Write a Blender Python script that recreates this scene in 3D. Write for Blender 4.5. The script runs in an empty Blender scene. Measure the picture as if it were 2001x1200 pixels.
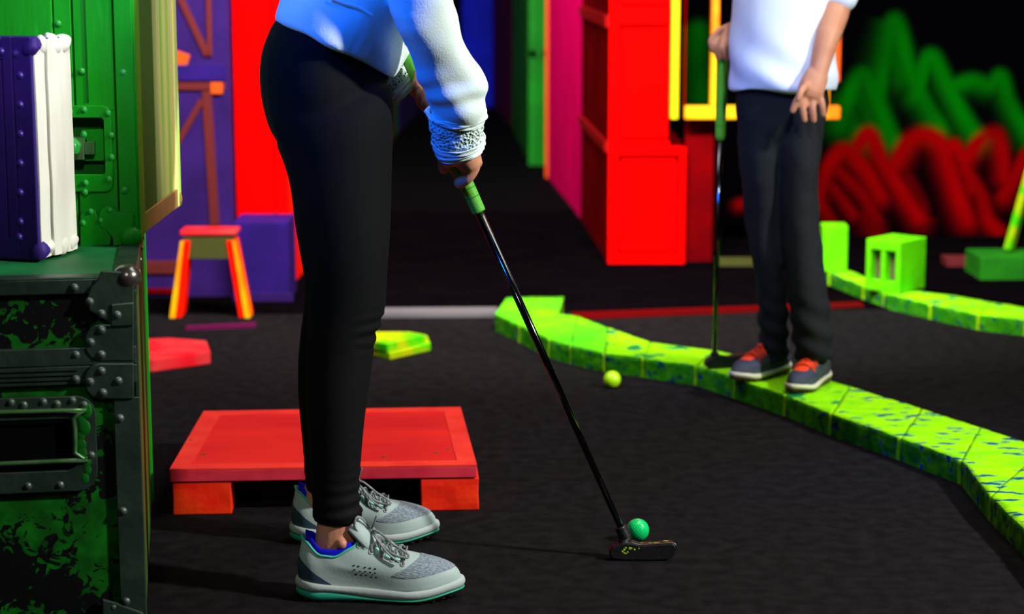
import bpy, bmesh, math, random
from mathutils import Vector, Matrix, noise, kdtree
random.seed(7)
PI = math.pi
C = bpy.context.scene.collection
# ------------------------------------------------------------------ camera
CAMH = 1.08; FPX = 4000.0; TH = math.atan(705/4000)
sc = bpy.context.scene
cd = bpy.data.cameras.new('camera'); cam = bpy.data.objects.new('camera', cd); C.objects.link(cam)
cam.location = (0, 0, CAMH); cam.rotation_euler = (PI/2-TH, 0, 0)
cd.sensor_fit = 'HORIZONTAL'; cd.sensor_width = 36; cd.lens = FPX/2001*36
cd.dof.use_dof = True; cd.dof.focus_distance = 3.52; cd.dof.aperture_fstop = 3.6
cd.clip_end = 60
sc.camera = cam
# ------------------------------------------------------------------ world, exposure
w = bpy.data.worlds.new('world'); sc.world = w; w.use_nodes = True
w.node_tree.nodes['Background'].inputs[0].default_value = (.35, .38, .5, 1)
w.node_tree.nodes['Background'].inputs[1].default_value = .035
vs = sc.view_settings; vs.view_transform = 'Standard'; vs.look = 'None'; vs.gamma = 1; vs.exposure = 0
vs.use_curve_mapping = False
# ------------------------------------------------------------------ lights (all out of view; the fills are added to brighten parts)
def area(name, loc, to, power, col, sx, sy=None, spread=PI):
    l = bpy.data.lights.new(name, 'AREA'); l.energy = power; l.color = col; l.shape = 'RECTANGLE'
    l.size = sx; l.size_y = sy or sx; l.spread = spread
    o = bpy.data.objects.new(name, l); C.objects.link(o); o.location = loc
    o.rotation_euler = (Vector(to)-Vector(loc)).to_track_quat('-Z', 'Y').to_euler(); return o
def spot(name, loc, to, power, col, ang, blend=.4, rad=.06):
    l = bpy.data.lights.new(name, 'SPOT'); l.energy = power; l.color = col
    l.spot_size = math.radians(ang); l.spot_blend = blend; l.shadow_soft_size = rad
    o = bpy.data.objects.new(name, l); C.objects.link(o); o.location = loc
    o.rotation_euler = (Vector(to)-Vector(loc)).to_track_quat('-Z', 'Y').to_euler(); return o
spot('key_lamp', (3.3, 2.1, 2.7), (.0, 3.5, .55), 920, (1, 1, .96), 60, .8, .12)
spot('blue_lamp', (-1.6, 1.7, 2.4), (-.22, 3.42, 1.13), 600, (.0, .12, 1), 19, .5, .3)
spot('added_side_fill', (.3, 1.8, 2.6), (-.6, 3.68, .95), 110, (1, 1, .95), 13, .6, .1)  # added fill to brighten the tall green case's right side
spot('added_pink_fill', (-.5, 7.3, 2.4), (.26, 8.8, .5), 45, (1, .95, 1), 34, .6, .1)  # added light for the dim pink facade
spot('added_platform_fill', (-.35, .9, 2.1), (-.3, 3.7, .0), 48, (1, 1, 1), 19, .8, .12)  # added camera-side fill for the red platform's front blocks
spot('added_case_fill', (-.1, 1.1, 2.5), (-1.0, 3.4, 1.05), 210, (.95, 1, .92), 22, .8, .15)  # added spot so the green cases read bright
area('course_lamp', (1.2, 4.0, 3.3), (1.2, 4.3, 0), 50, (.95, 1, .9), 1.6)
area('added_facade_fill', (.25, 4.7, 2.2), (.4, 7.2, .55), 85, (1, .97, .95), 1.4, .3, 1.9)  # added light in place of the fluorescent paint's own glow
area('added_facade_fill', (-.9, 4.2, 2.4), (-.9, 6.6, .4), 17, (1, .95, 1), .8, .3, 1.9)  # same added light for the left facades
area('added_street_fill', (-.25, 7.6, 3.0), (.1, 11.0, .6), 75, (1, 1, 1), .6, .6, 2.2)  # added fill over the facades deep in the street
area('mural_lamp', (2.0, 5.6, 3.0), (2.0, 7.6, .6), 18, (1, .95, .95), 2.0, .3)
spot('player_lamp', (.6, 1.6, 2.6), (.72, 4.8, .8), 230, (.86, .93, 1), 17, .6, .1)

# ------------------------------------------------------------------ pixel <-> place helpers
FW = Vector((0, math.cos(TH), -math.sin(TH))); UP = Vector((0, math.sin(TH), math.cos(TH)))
CO = Vector((0, 0, CAMH))
def ray(px, py): return FW*FPX + Vector((1, 0, 0))*(px-1000.5) + UP*(600-py)
def P(px, py, Y):
    r = ray(px, py); return CO + r*(Y/r.y)
def F(px, py, z=0.0):
    r = ray(px, py); return CO + r*((z-CAMH)/r.z)
def onplane(px, py, o, n):
    r = ray(px, py); return CO + r*((Vector(o)-CO).dot(n)/r.dot(n))

# ------------------------------------------------------------------ materials
def lin(c):
    return tuple(((v/255)/12.92 if v/255 <= .04045 else ((v/255+.055)/1.055)**2.4) for v in c) + (1,)
def mat(name, c, rough=.6, metal=0, c2=None, scale=8, thr=None, bump=0, bscale=40, stretch=(1, 1, 1), detail=6, spec=.5, c3=None, sheen=0):
    m = bpy.data.materials.new(name); m.use_nodes = True; t = m.node_tree; n = t.nodes; L = t.links
    b = n['Principled BSDF']; b.inputs['Roughness'].default_value = rough; b.inputs['Metallic'].default_value = metal
    b.inputs['Specular IOR Level'].default_value = spec
    b.inputs['Base Color'].default_value = lin(c)
    if sheen: b.inputs['Sheen Weight'].default_value = sheen
    tc = n.new('ShaderNodeTexCoord'); mp = n.new('ShaderNodeMapping'); mp.inputs['Scale'].default_value = stretch
    L.new(tc.outputs['Object'], mp.inputs[0])
    if c2:
        ns = n.new('ShaderNodeTexNoise'); ns.inputs['Scale'].default_value = scale; ns.inputs['Detail'].default_value = detail
        L.new(mp.outputs[0], ns.inputs[0]); r = n.new('ShaderNodeValToRGB'); L.new(ns.outputs[0], r.inputs[0])
        a, z = thr or (.35, .65)
        r.color_ramp.elements[0].position = a; r.color_ramp.elements[0].color = lin(c)
        r.color_ramp.elements[1].position = z; r.color_ramp.elements[1].color = lin(c2)
        out = r.outputs[0]
        if c3:
            n2 = n.new('ShaderNodeTexNoise'); n2.inputs['Scale'].default_value = scale*1.9; n2.inputs['Detail'].default_value = 5
            L.new(mp.outputs[0], n2.inputs[0]); r2 = n.new('ShaderNodeValToRGB'); L.new(n2.outputs[0], r2.inputs[0])
            r2.color_ramp.elements[0].position = .58; r2.color_ramp.elements[0].color = (0, 0, 0, 1)
            r2.color_ramp.elements[1].position = .64; r2.color_ramp.elements[1].color = (1, 1, 1, 1)
            mx = n.new('ShaderNodeMix'); mx.data_type = 'RGBA'; L.new(r2.outputs[0], mx.inputs[0]); L.new(out, mx.inputs[6])
            mx.inputs[7].default_value = lin(c3); out = mx.outputs[2]
        L.new(out, b.inputs['Base Color'])
    if bump:
        nb = n.new('ShaderNodeTexNoise'); nb.inputs['Scale'].default_value = bscale; nb.inputs['Detail'].default_value = 4
        L.new(mp.outputs[0], nb.inputs[0]); bp = n.new('ShaderNodeBump'); bp.inputs['Strength'].default_value = bump
        bp.inputs['Distance'].default_value = .004
        L.new(nb.outputs[0], bp.inputs['Height']); L.new(bp.outputs[0], b.inputs['Normal'])
    return m
M = {}
M['floor'] = mat('black carpet', (31, 29, 30), .95, c2=(22, 20, 21), scale=30, bump=.5, bscale=700, spec=.02)
M['floorfalloff'] = mat('far floor with light falloff painted in', (10, 7, 9), .95, c2=(7, 4, 7), scale=6, spec=.0)  # far floor tone, darkened for the light falling off with distance
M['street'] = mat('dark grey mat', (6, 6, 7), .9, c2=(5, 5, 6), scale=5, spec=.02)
M['blackwall'] = mat('black wall paint', (5, 4, 6), .9, spec=.02)
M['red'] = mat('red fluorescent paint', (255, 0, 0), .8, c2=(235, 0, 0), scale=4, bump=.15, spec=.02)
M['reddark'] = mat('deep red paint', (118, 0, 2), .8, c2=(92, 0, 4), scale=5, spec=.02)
M['redgroove'] = mat('worn dark red paint', (150, 4, 4), .8, spec=.1)
M['orangered'] = mat('orange red paint', (255, 30, 0), .8, c2=(255, 14, 0), scale=5, spec=.02)
M['pink'] = mat('hot pink paint', (255, 0, 110), .8, c2=(235, 0, 95), scale=6, stretch=(1, 1, .5), spec=.02)
M['green'] = mat('green paint', (2, 130, 8), .6, c2=(0, 95, 6), scale=4, spec=.2)
M['magenta'] = mat('plum paint', (92, 8, 62), .7, spec=.1)
M['blue'] = mat('deep blue paint', (10, 25, 200), .7, c2=(5, 15, 160), scale=4, spec=.1)
M['purple'] = mat('purple paint', (50, 20, 98), .8, c2=(38, 13, 80), scale=6, spec=.15)
M['violet'] = mat('violet paint', (44, 16, 112), .8, c2=(32, 10, 88), scale=6, spec=.15)
M['rust'] = mat('rust brown paint', (100, 34, 34), .7, spec=.1)
M['orange'] = mat('orange paint', (215, 80, 20), .7, spec=.1)
M['yellow'] = mat('yellow paint', (255, 190, 0), .6, c2=(245, 120, 0), scale=5, thr=(.42, .62), spec=.2)
M['limeyellow'] = mat('lime yellow paint', (215, 215, 0), .6, c2=(255, 190, 0), scale=6, spec=.2)
M['kerbtop'] = mat('lime paint on rough concrete', (150, 236, 0), .85, c2=(95, 200, 10), scale=9, thr=(.45, .72), bump=.9, bscale=60, c3=(20, 130, 70), spec=.1)
M['kerbgreen'] = mat('fresh green paint on rough concrete', (80, 205, 25), .85, c2=(125, 225, 10), scale=8, thr=(.4, .7), bump=.9, bscale=60, spec=.05)
M['kerbspeck'] = mat('lime paint with blue wear', (160, 240, 0), .85, c2=(130, 225, 5), scale=14, thr=(.45, .7), bump=1, bscale=60, c3=(0, 70, 120), spec=.1, stretch=(.7, 1.6, 1))
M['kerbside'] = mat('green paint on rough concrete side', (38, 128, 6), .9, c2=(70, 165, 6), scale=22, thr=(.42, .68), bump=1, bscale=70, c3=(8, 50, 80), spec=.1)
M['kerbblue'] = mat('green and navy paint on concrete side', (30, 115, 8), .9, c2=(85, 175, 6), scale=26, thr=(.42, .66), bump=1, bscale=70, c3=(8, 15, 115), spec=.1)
M['kerbjoint'] = mat('yellow lime joint paint', (165, 215, 10), .9, c2=(120, 190, 5), scale=40, bump=.6, spec=.1)
M['block'] = mat('bright lime block paint', (105, 222, 0), .8, c2=(85, 205, 0), scale=10, bump=.6, spec=.1)
M['midgreen'] = mat('mid green block paint', (35, 130, 15), .8, c2=(28, 110, 20), scale=10, spec=.1)
M['stone'] = mat('yellow green stone paint', (175, 185, 0), .8, c2=(60, 190, 0), scale=12, thr=(.45, .6), spec=.1)
M['redstone'] = mat('red stone paint', (230, 20, 35), .8, c2=(215, 60, 60), scale=10, bump=.4, spec=.1)
M['redboard'] = mat('coral red painted board', (238, 40, 28), .65, c2=(212, 26, 30), scale=5, thr=(.35, .7), bump=.3, bscale=20, stretch=(.5, 1.6, 1), spec=.2)
M['redboardrim'] = mat('coral painted board rim', (250, 62, 45), .65, c2=(235, 45, 38), scale=12, bump=.3, spec=.2)
M['rededge'] = mat('crimson board edge', (205, 35, 60), .7, c2=(225, 50, 70), scale=20, spec=.2)
M['orangebrick'] = mat('orange tape on block', (255, 62, 8), .5, c2=(255, 30, 10), scale=14, bump=.9, bscale=18, spec=.3)
M['leggings'] = mat('black stretch fabric', (10, 11, 12), .8, bump=.12, bscale=500, spec=.12)
M['pants'] = mat('slate black cotton', (35, 37, 40), .9, c2=(28, 30, 33), scale=5, bump=.3, bscale=16, spec=.1)
M['fleece'] = mat('pale mint fleece', (228, 245, 238), .9, bump=.22, bscale=330, spec=.1)
M['shirt'] = mat('white cotton jersey', (222, 232, 250), .9, bump=.4, bscale=9, spec=.1)
def lace_mat():
    m = mat('openwork white lace', (215, 236, 226), .9, spec=.1); t = m.node_tree; n = t.nodes; L = t.links
    v = n.new('ShaderNodeTexVoronoi'); v.inputs['Scale'].default_value = 190; tc = n['Texture Coordinate']; L.new(tc.outputs['Object'], v.inputs[0])
    r = n.new('ShaderNodeValToRGB'); L.new(v.outputs['Distance'], r.inputs[0])
    r.color_ramp.elements[0].position = .22; r.color_ramp.elements[0].color = lin((40, 70, 68)); r.color_ramp.elements[1].position = .34; r.color_ramp.elements[1].color = lin((218, 238, 230))
    L.new(r.outputs[0], n['Principled BSDF'].inputs['Base Color'])
    b = n.new('ShaderNodeBump'); b.inputs['Strength'].default_value = 1; b.inputs['Distance'].default_value = .004
    L.new(v.outputs['Distance'], b.inputs['Height']); L.new(b.outputs[0], n['Principled BSDF'].inputs['Normal']); return m
M['lace'] = lace_mat()
M['skin'] = mat('skin', (214, 150, 118), .5, c2=(200, 132, 102), scale=18, bump=.15, bscale=150, spec=.35)
M['skin2'] = mat('tanned skin', (196, 136, 104), .5, c2=(182, 120, 90), scale=14, spec=.3)
M['nail'] = mat('fingernail', (228, 170, 150), .3)
M['hair'] = mat('brown hair', (60, 38, 24), .6, bump=.6, bscale=60, stretch=(6, 6, 1))
M['sock'] = mat('royal blue ribbed knit', (28, 26, 215), .9, bump=.4, bscale=200, stretch=(3, 3, .3), spec=.1)
M['shoegrey'] = mat('pale grey shoe leather', (160, 178, 174), .55, bump=.08, bscale=200, spec=.3)
M['shoemesh'] = mat('slate grey shoe mesh', (104, 116, 128), .8, c2=(140, 152, 160), scale=420, thr=(.45, .55), bump=.5, bscale=420, stretch=(.4, 1, 1.6))
M['mint'] = mat('mint rubber', (70, 190, 160), .55)
M['mintpale'] = mat('pale mint overlay', (150, 222, 205), .5)
M['teal'] = mat('teal rubber', (30, 150, 122), .5)
M['midsole'] = mat('light grey midsole foam', (168, 178, 174), .7, bump=.1, bscale=120)
M['navy'] = mat('navy heel panel', (42, 62, 80), .5)
M['lug'] = mat('black rubber lug', (18, 20, 20), .7)
M['lacegrey'] = mat('grey shoelace', (150, 156, 156), .85, c2=(95, 100, 102), scale=90, bump=.5, bscale=500)
M['eyelet'] = mat('pale eyelet ring', (205, 205, 212), .4)
M['hole'] = mat('dark eyelet hole', (22, 24, 28), .9)
M['shoedark'] = mat('charcoal blue shoe fabric', (60, 68, 68), .8, c2=(50, 56, 74), scale=22, thr=(.45, .6))
M['cream'] = mat('cream foam', (210, 206, 180), .7)
M['brownrubber'] = mat('olive brown outsole', (72, 58, 18), .7)
M['laceorange'] = mat('orange shoelace', (240, 66, 14), .8, bump=.6, bscale=120)
M['bluepanel'] = mat('dull navy shoe panel', (44, 50, 76), .7)
M['grip'] = mat('lime green rubber grip', (88, 178, 42), .6, bump=.2, bscale=300)
M['steel'] = mat('dark chrome shaft', (88, 88, 92), .1, 1)
M['head'] = mat('black painted putter head', (10, 11, 13), .5, c2=(17, 19, 22), scale=40, bump=.2, bscale=150)
M['paintfleck'] = mat('lime paint fleck', (150, 190, 10), .6)
M['worn'] = mat('worn metal rim', (120, 115, 108), .35, 1)
M['ballgreen'] = mat('glossy green ball', (12, 205, 105), .18, spec=.6)
M['ballyellow'] = mat('yellow green ball', (190, 255, 20), .3, spec=.5)
M['alu'] = mat('dull green tinted aluminium', (78, 98, 84), .42, .75, c2=(52, 74, 60), scale=12, bump=.25, bscale=60)
M['aluball'] = mat('worn aluminium corner', (150, 140, 130), .25, .9, c2=(96, 96, 90), scale=20)
M['rivet'] = mat('steel rivet', (135, 150, 138), .3, .8)
def moss_mat():
    m = mat('black laminate with green sponged paint', (5, 6, 6), .55, spec=.2); t = m.node_tree; n = t.nodes; L = t.links
    tc = n['Texture Coordinate']
    big = n.new('ShaderNodeTexNoise'); big.inputs['Scale'].default_value = 5.2; big.inputs['Detail'].default_value = 2; L.new(tc.outputs['Object'], big.inputs[0])
    sm = n.new('ShaderNodeTexNoise'); sm.inputs['Scale'].default_value = 42; sm.inputs['Detail'].default_value = 3; sm.inputs['Distortion'].default_value = 1.6; L.new(tc.outputs['Object'], sm.inputs[0])
    a = n.new('ShaderNodeMath'); a.operation = 'MULTIPLY_ADD'; a.inputs[1].default_value = 1.9; L.new(big.outputs[0], a.inputs[0]); L.new(sm.outputs[0], a.inputs[2])
    hf_ = n.new('ShaderNodeMath'); hf_.operation = 'MULTIPLY'; hf_.inputs[1].default_value = .5; L.new(a.outputs[0], hf_.inputs[0]); r = n.new('ShaderNodeValToRGB'); L.new(hf_.outputs[0], r.inputs[0])
    r.color_ramp.elements[0].position = .665; r.color_ramp.elements[0].color = (0, 0, 0, 1); r.color_ramp.elements[1].position = .68; r.color_ramp.elements[1].color = (1, 1, 1, 1)
    gn = n.new('ShaderNodeTexNoise'); gn.inputs['Scale'].default_value = 25; L.new(tc.outputs['Object'], gn.inputs[0])
    g = n.new('ShaderNodeValToRGB'); L.new(gn.outputs[0], g.inputs[0]); g.color_ramp.elements[0].position = .35; g.color_ramp.elements[0].color = lin((8, 70, 10)); g.color_ramp.elements[1].position = .7; g.color_ramp.elements[1].color = lin((16, 118, 18))
    mx = n.new('ShaderNodeMix'); mx.data_type = 'RGBA'; L.new(r.outputs[0], mx.inputs[0]); mx.inputs[6].default_value = lin((6, 9, 8)); L.new(g.outputs[0], mx.inputs[7])
    L.new(mx.outputs[2], n['Principled BSDF'].inputs['Base Color']); return m
M['moss'] = moss_mat()
M['casegreen'] = mat('bright green painted case', (8, 158, 20), .5, c2=(4, 132, 14), scale=3, bump=.35, bscale=14, stretch=(3, 3, .6), c3=(14, 172, 40), spec=.3)
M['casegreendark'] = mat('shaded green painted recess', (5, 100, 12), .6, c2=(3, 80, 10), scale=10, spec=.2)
M['casetop'] = mat('dusty teal green lid', (22, 120, 62), .6, c2=(10, 92, 40), scale=7, bump=.2, spec=.3)
M['casepurple'] = mat('deep purple painted case', (52, 20, 120), .6, c2=(40, 14, 98), scale=5, bump=.4, bscale=25, spec=.3)
M['casewhite'] = mat('chipped off white paint', (232, 228, 214), .6, c2=(205, 200, 186), scale=10, thr=(.4, .7), bump=.5, bscale=30, stretch=(1, 1, .3), spec=.3)
M['purplerivet'] = mat('purple painted rivet', (62, 34, 140), .4)
M['greenrivet'] = mat('green painted rivet', (40, 165, 60), .35)
M['darkslot'] = mat('black gap', (3, 5, 4), .9, spec=.05)
M['latch'] = mat('grey green latch metal', (95, 130, 85), .4, .5, c2=(60, 115, 55), scale=30)
def streak_mat():
    m = mat('lime and cream brushed side with light painted in', (150, 190, 80), .6, spec=.2); t = m.node_tree; n = t.nodes; L = t.links
    tc = n['Texture Coordinate']; mp = n.new('ShaderNodeMapping'); mp.inputs['Scale'].default_value = (1, 8, .35); L.new(tc.outputs['Object'], mp.inputs[0])
    ns = n.new('ShaderNodeTexNoise'); ns.inputs['Scale'].default_value = 1.6; ns.inputs['Detail'].default_value = 5; L.new(mp.outputs[0], ns.inputs[0])
    r = n.new('ShaderNodeValToRGB'); L.new(ns.outputs[0], r.inputs[0]); e = r.color_ramp.elements
    e[0].position = .3; e[0].color = lin((150, 225, 80)); e[1].position = .72; e[1].color = lin((255, 252, 220))
    x = e.new(.44); x.color = lin((190, 240, 100)); x = e.new(.53); x.color = lin((240, 248, 160)); x = e.new(.6); x.color = lin((255, 238, 130))
    sp_ = n.new('ShaderNodeSeparateXYZ'); L.new(tc.outputs['Object'], sp_.inputs[0]); ad = n.new('ShaderNodeMath'); ad.operation = 'MULTIPLY_ADD'; ad.inputs[1].default_value = .25
    L.new(ns.outputs[0], ad.inputs[0]); L.new(sp_.outputs[1], ad.inputs[2]); g2 = n.new('ShaderNodeValToRGB'); L.new(ad.outputs[0], g2.inputs[0])
    g2.color_ramp.elements[0].position = .28; g2.color_ramp.elements[0].color = (1, 1, 1, 1); g2.color_ramp.elements[1].position = .40; g2.color_ramp.elements[1].color = (0, 0, 0, 1)  # dark front to bright back: brushed paint with light put into the colour
    mx = n.new('ShaderNodeMix'); mx.data_type = 'RGBA'; L.new(g2.outputs[0], mx.inputs[0]); L.new(r.outputs[0], mx.inputs[6]); mx.inputs[7].default_value = lin((24, 100, 34)); r = mx
    L.new(mx.outputs[2], n['Principled BSDF'].inputs['Base Color']); return m
M['streak'] = streak_mat()
M['peach'] = mat('worn peach orange trim', (190, 130, 85), .6, c2=(150, 130, 60), scale=12)
M['caseside'] = mat('green and rust brushed side', (18, 95, 25), .6, c2=(120, 60, 20), scale=3, thr=(.5, .66), stretch=(1, 9, .4), spec=.2)
M['batten'] = mat('grey batten', (105, 102, 104), .8, spec=.1)
M['redtape'] = mat('red floor strip', (88, 3, 5), .8, spec=.02)
M['olive'] = mat('olive stool side', (70, 72, 30), .8, spec=.1)
M['cavity'] = mat('brown grey block cavity', (92, 84, 50), .9, spec=.1)

# ------------------------------------------------------------------ object helpers
def link(name, me, m=None, parent=None, smooth=False):
    o = bpy.data.objects.new(name, me); C.objects.link(o)
    if m is not None and not len(me.materials): me.materials.append(m)
    if smooth:
        me.polygons.foreach_set('use_smooth', [True]*len(me.polygons))
    if parent: o.parent = parent
    return o
def obj(name, bm, m, parent=None, smooth=False, bevel=0):
    me = bpy.data.meshes.new(name); bmesh.ops.recalc_face_normals(bm, faces=bm.faces[:]); bm.to_mesh(me); bm.free()
    o = link(name, me, m, parent, smooth)
    if bevel:
        b = o.modifiers.new('bevel', 'BEVEL'); b.width = bevel; b.segments = 2; b.limit_method = 'ANGLE'
    return o
def tag(o, label, cat, group=None):
    o['label'] = label; o['category'] = cat
    if group: o['group'] = group
    return o
def thing(name, label, cat, loc=(0, 0, 0), rz=0, group=None):
    o = bpy.data.objects.new(name, None); C.objects.link(o); o.location = loc; o.rotation_euler = (0, 0, rz)
    o.empty_display_size = .05
    return tag(o, label, cat, group)
def struct(o): o['kind'] = 'structure'; return o
def bx(x0, x1, y0, y1, z0, z1, bm=None):
    bm = bm or bmesh.new()
    v = [bm.verts.new((x, y, z)) for z in (z0, z1) for y in (y0, y1) for x in (x0, x1)]
    for f in ((0, 2, 3, 1), (4, 5, 7, 6), (0, 1, 5, 4), (2, 6, 7, 3), (0, 4, 6, 2), (1, 3, 7, 5)): bm.faces.new([v[i] for i in f])
    return bm
def prism(poly, z0, z1, bm=None):      # vertical prism over an (x, y) outline
    bm = bm or bmesh.new()
    a = [bm.verts.new((p[0], p[1], z0)) for p in poly]; b = [bm.verts.new((p[0], p[1], z1)) for p in poly]
    bm.faces.new(a[::-1]); bm.faces.new(b); n = len(a)
    for i in range(n): bm.faces.new((a[i], a[(i+1) % n], b[(i+1) % n], b[i]))
    return bm
def plate(poly, y0, y1, bm=None):      # slab over an (x, z) outline
    bm = bm or bmesh.new()
    a = [bm.verts.new((p[0], y0, p[1])) for p in poly]; b = [bm.verts.new((p[0], y1, p[1])) for p in poly]
    bm.faces.new(a); bm.faces.new(b[::-1]); n = len(a)
    for i in range(n): bm.faces.new((a[i], b[i], b[(i+1) % n], a[(i+1) % n]))
    return bm
def rings(rs, bm=None, caps=True):
    bm = bm or bmesh.new(); vs_ = [[bm.verts.new(p) for p in r] for r in rs]
    for a, b in zip(vs_, vs_[1:]):
        n = len(a)
        for i in range(n): bm.faces.new((a[i], a[(i+1) % n], b[(i+1) % n], b[i]))
    if caps: bm.faces.new(vs_[0][::-1]); bm.faces.new(vs_[-1])
    return bm
def cr(pts, n):      # catmull-rom through tuples / vectors
    out = []; k = len(pts); pts = [tuple(p) for p in pts]
    for i in range(k-1):
        p0, p1, p2, p3 = pts[max(i-1, 0)], pts[i], pts[i+1], pts[min(i+2, k-1)]
        for j in range(n):
            t = j/n
            out.append(tuple(.5*(2*b+(c-a)*t+(2*a-5*b+4*c-d)*t*t+(-a+3*b-3*c+d)*t**3) for a, b, c, d in zip(p0, p1, p2, p3)))
    out.append(pts[-1]); return out
def tube(pts, rad, seg=12, bm=None, n=4, flat=1.0, side=None, caps=True, roundend=True):
    if not hasattr(rad, '__len__'): rad = [rad]*len(pts)
    q = [tuple(p)+(r,) for p, r in zip(pts, rad)]
    if len(q) > 2 and n > 1: q = cr(q, n)
    p = [Vector(a[:3]) for a in q]; r = [a[3] for a in q]
    if roundend:
        d0 = (p[0]-p[1]).normalized(); d1 = (p[-1]-p[-2]).normalized()
        hd = [(r[0]*math.sin(a), r[0]*max(math.cos(a), .05)) for a in (1.45, 1.1, .6)]
        tl = [(r[-1]*math.sin(a), r[-1]*max(math.cos(a), .05)) for a in (.6, 1.1, 1.45)]
        p = [p[0]+d0*h for h, _ in hd] + p + [p[-1]+d1*h for h, _ in tl]; r = [x for _, x in hd]+r+[x for _, x in tl]
    rs = []; u = None
    for i in range(len(p)):
        d = (p[min(i+1, len(p)-1)]-p[max(i-1, 0)]).normalized()
        if u is None:
            s = Vector(side) if side else (Vector((0, 1, 0)) if abs(d.y) < .9 else Vector((1, 0, 0)))
            u = (s-d*s.dot(d)).normalized()
        else: u = (u-d*u.dot(d)).normalized()
        v = d.cross(u)
        rs.append([p[i]+u*(math.cos(a)*r[i])+v*(math.sin(a)*r[i]*flat) for a in [2*PI*k/seg for k in range(seg)]])
    return rings(rs, bm, caps)
def fuse(bm, voxel, smooth=4, name='t'):
    bmesh.ops.recalc_face_normals(bm, faces=bm.faces[:])
    me = bpy.data.meshes.new(name); bm.to_mesh(me); bm.free(); o = bpy.data.objects.new(name, me); C.objects.link(o)
    r = o.modifiers.new('r', 'REMESH'); r.mode = 'VOXEL'; r.voxel_size = voxel
    s = o.modifiers.new('s', 'SMOOTH'); s.iterations = smooth; s.factor = .5
    dg = bpy.context.evaluated_depsgraph_get(); m2 = bpy.data.meshes.new_from_object(o.evaluated_get(dg), depsgraph=dg)
    bpy.data.objects.remove(o); bpy.data.meshes.remove(me); m2.name = name; return m2
def displace(me, fn):
    nr = [v.normal.copy() for v in me.vertices]
    for v, n_ in zip(me.vertices, nr): v.co = v.co + n_*fn(v.co)
def pxrings(rows, Y, seg=28, lift=0.0):
    """rows: (py, xl, xr, half_depth[, Y]) -> horizontal rings standing at depth Y"""
    rs = []
    for row in cr([tuple(r)+((Y,) if len(r) == 4 else ()) for r in rows], 4):
        py, xl, xr, hd, yy = row; a = P(xl, py, yy); b = P(xr, py, yy); c = (a+b)/2; hw = (b-a).length/2
        rs.append([Vector((c.x+hw*math.cos(t), c.y-hd*math.sin(t), c.z+lift*math.sin(t))) for t in [2*PI*k/seg for k in range(seg)]])
    return rs
def sphere(c, r, bm=None, seg=16, sz=(1, 1, 1)):
    bm = bm or bmesh.new()
    bmesh.ops.create_uvsphere(bm, u_segments=seg, v_segments=seg//2+2, radius=r, matrix=Matrix.Translation(c) @ Matrix.Diagonal((*sz, 1)))
    return bm

# ================================================================== THE SETTING
struct(obj('floor', bx(-6, 6, -1.5, 16, -.05, 0), M['floor']))
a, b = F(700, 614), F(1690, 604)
struct(obj('trim_floor_falloff', prism([(-6, a.y), (a.x, a.y), (b.x, b.y), (6, b.y+.1), (6, 14.6), (-6, 14.6)], 0, .003), M['floorfalloff']))  # sheet over the far floor; the dimming there is put into its colour
struct(obj('wall_back', bx(-6, 6, 14.6, 14.75, 0, 3.6), M['blackwall']))
struct(obj('wall_left', bx(-6.1, -6, -1.5, 14.6, 0, 3.6), M['blackwall']))
struct(obj('wall_far_right', bx(6, 6.1, -1.5, 14.6, 0, 3.6), M['blackwall']))
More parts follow.
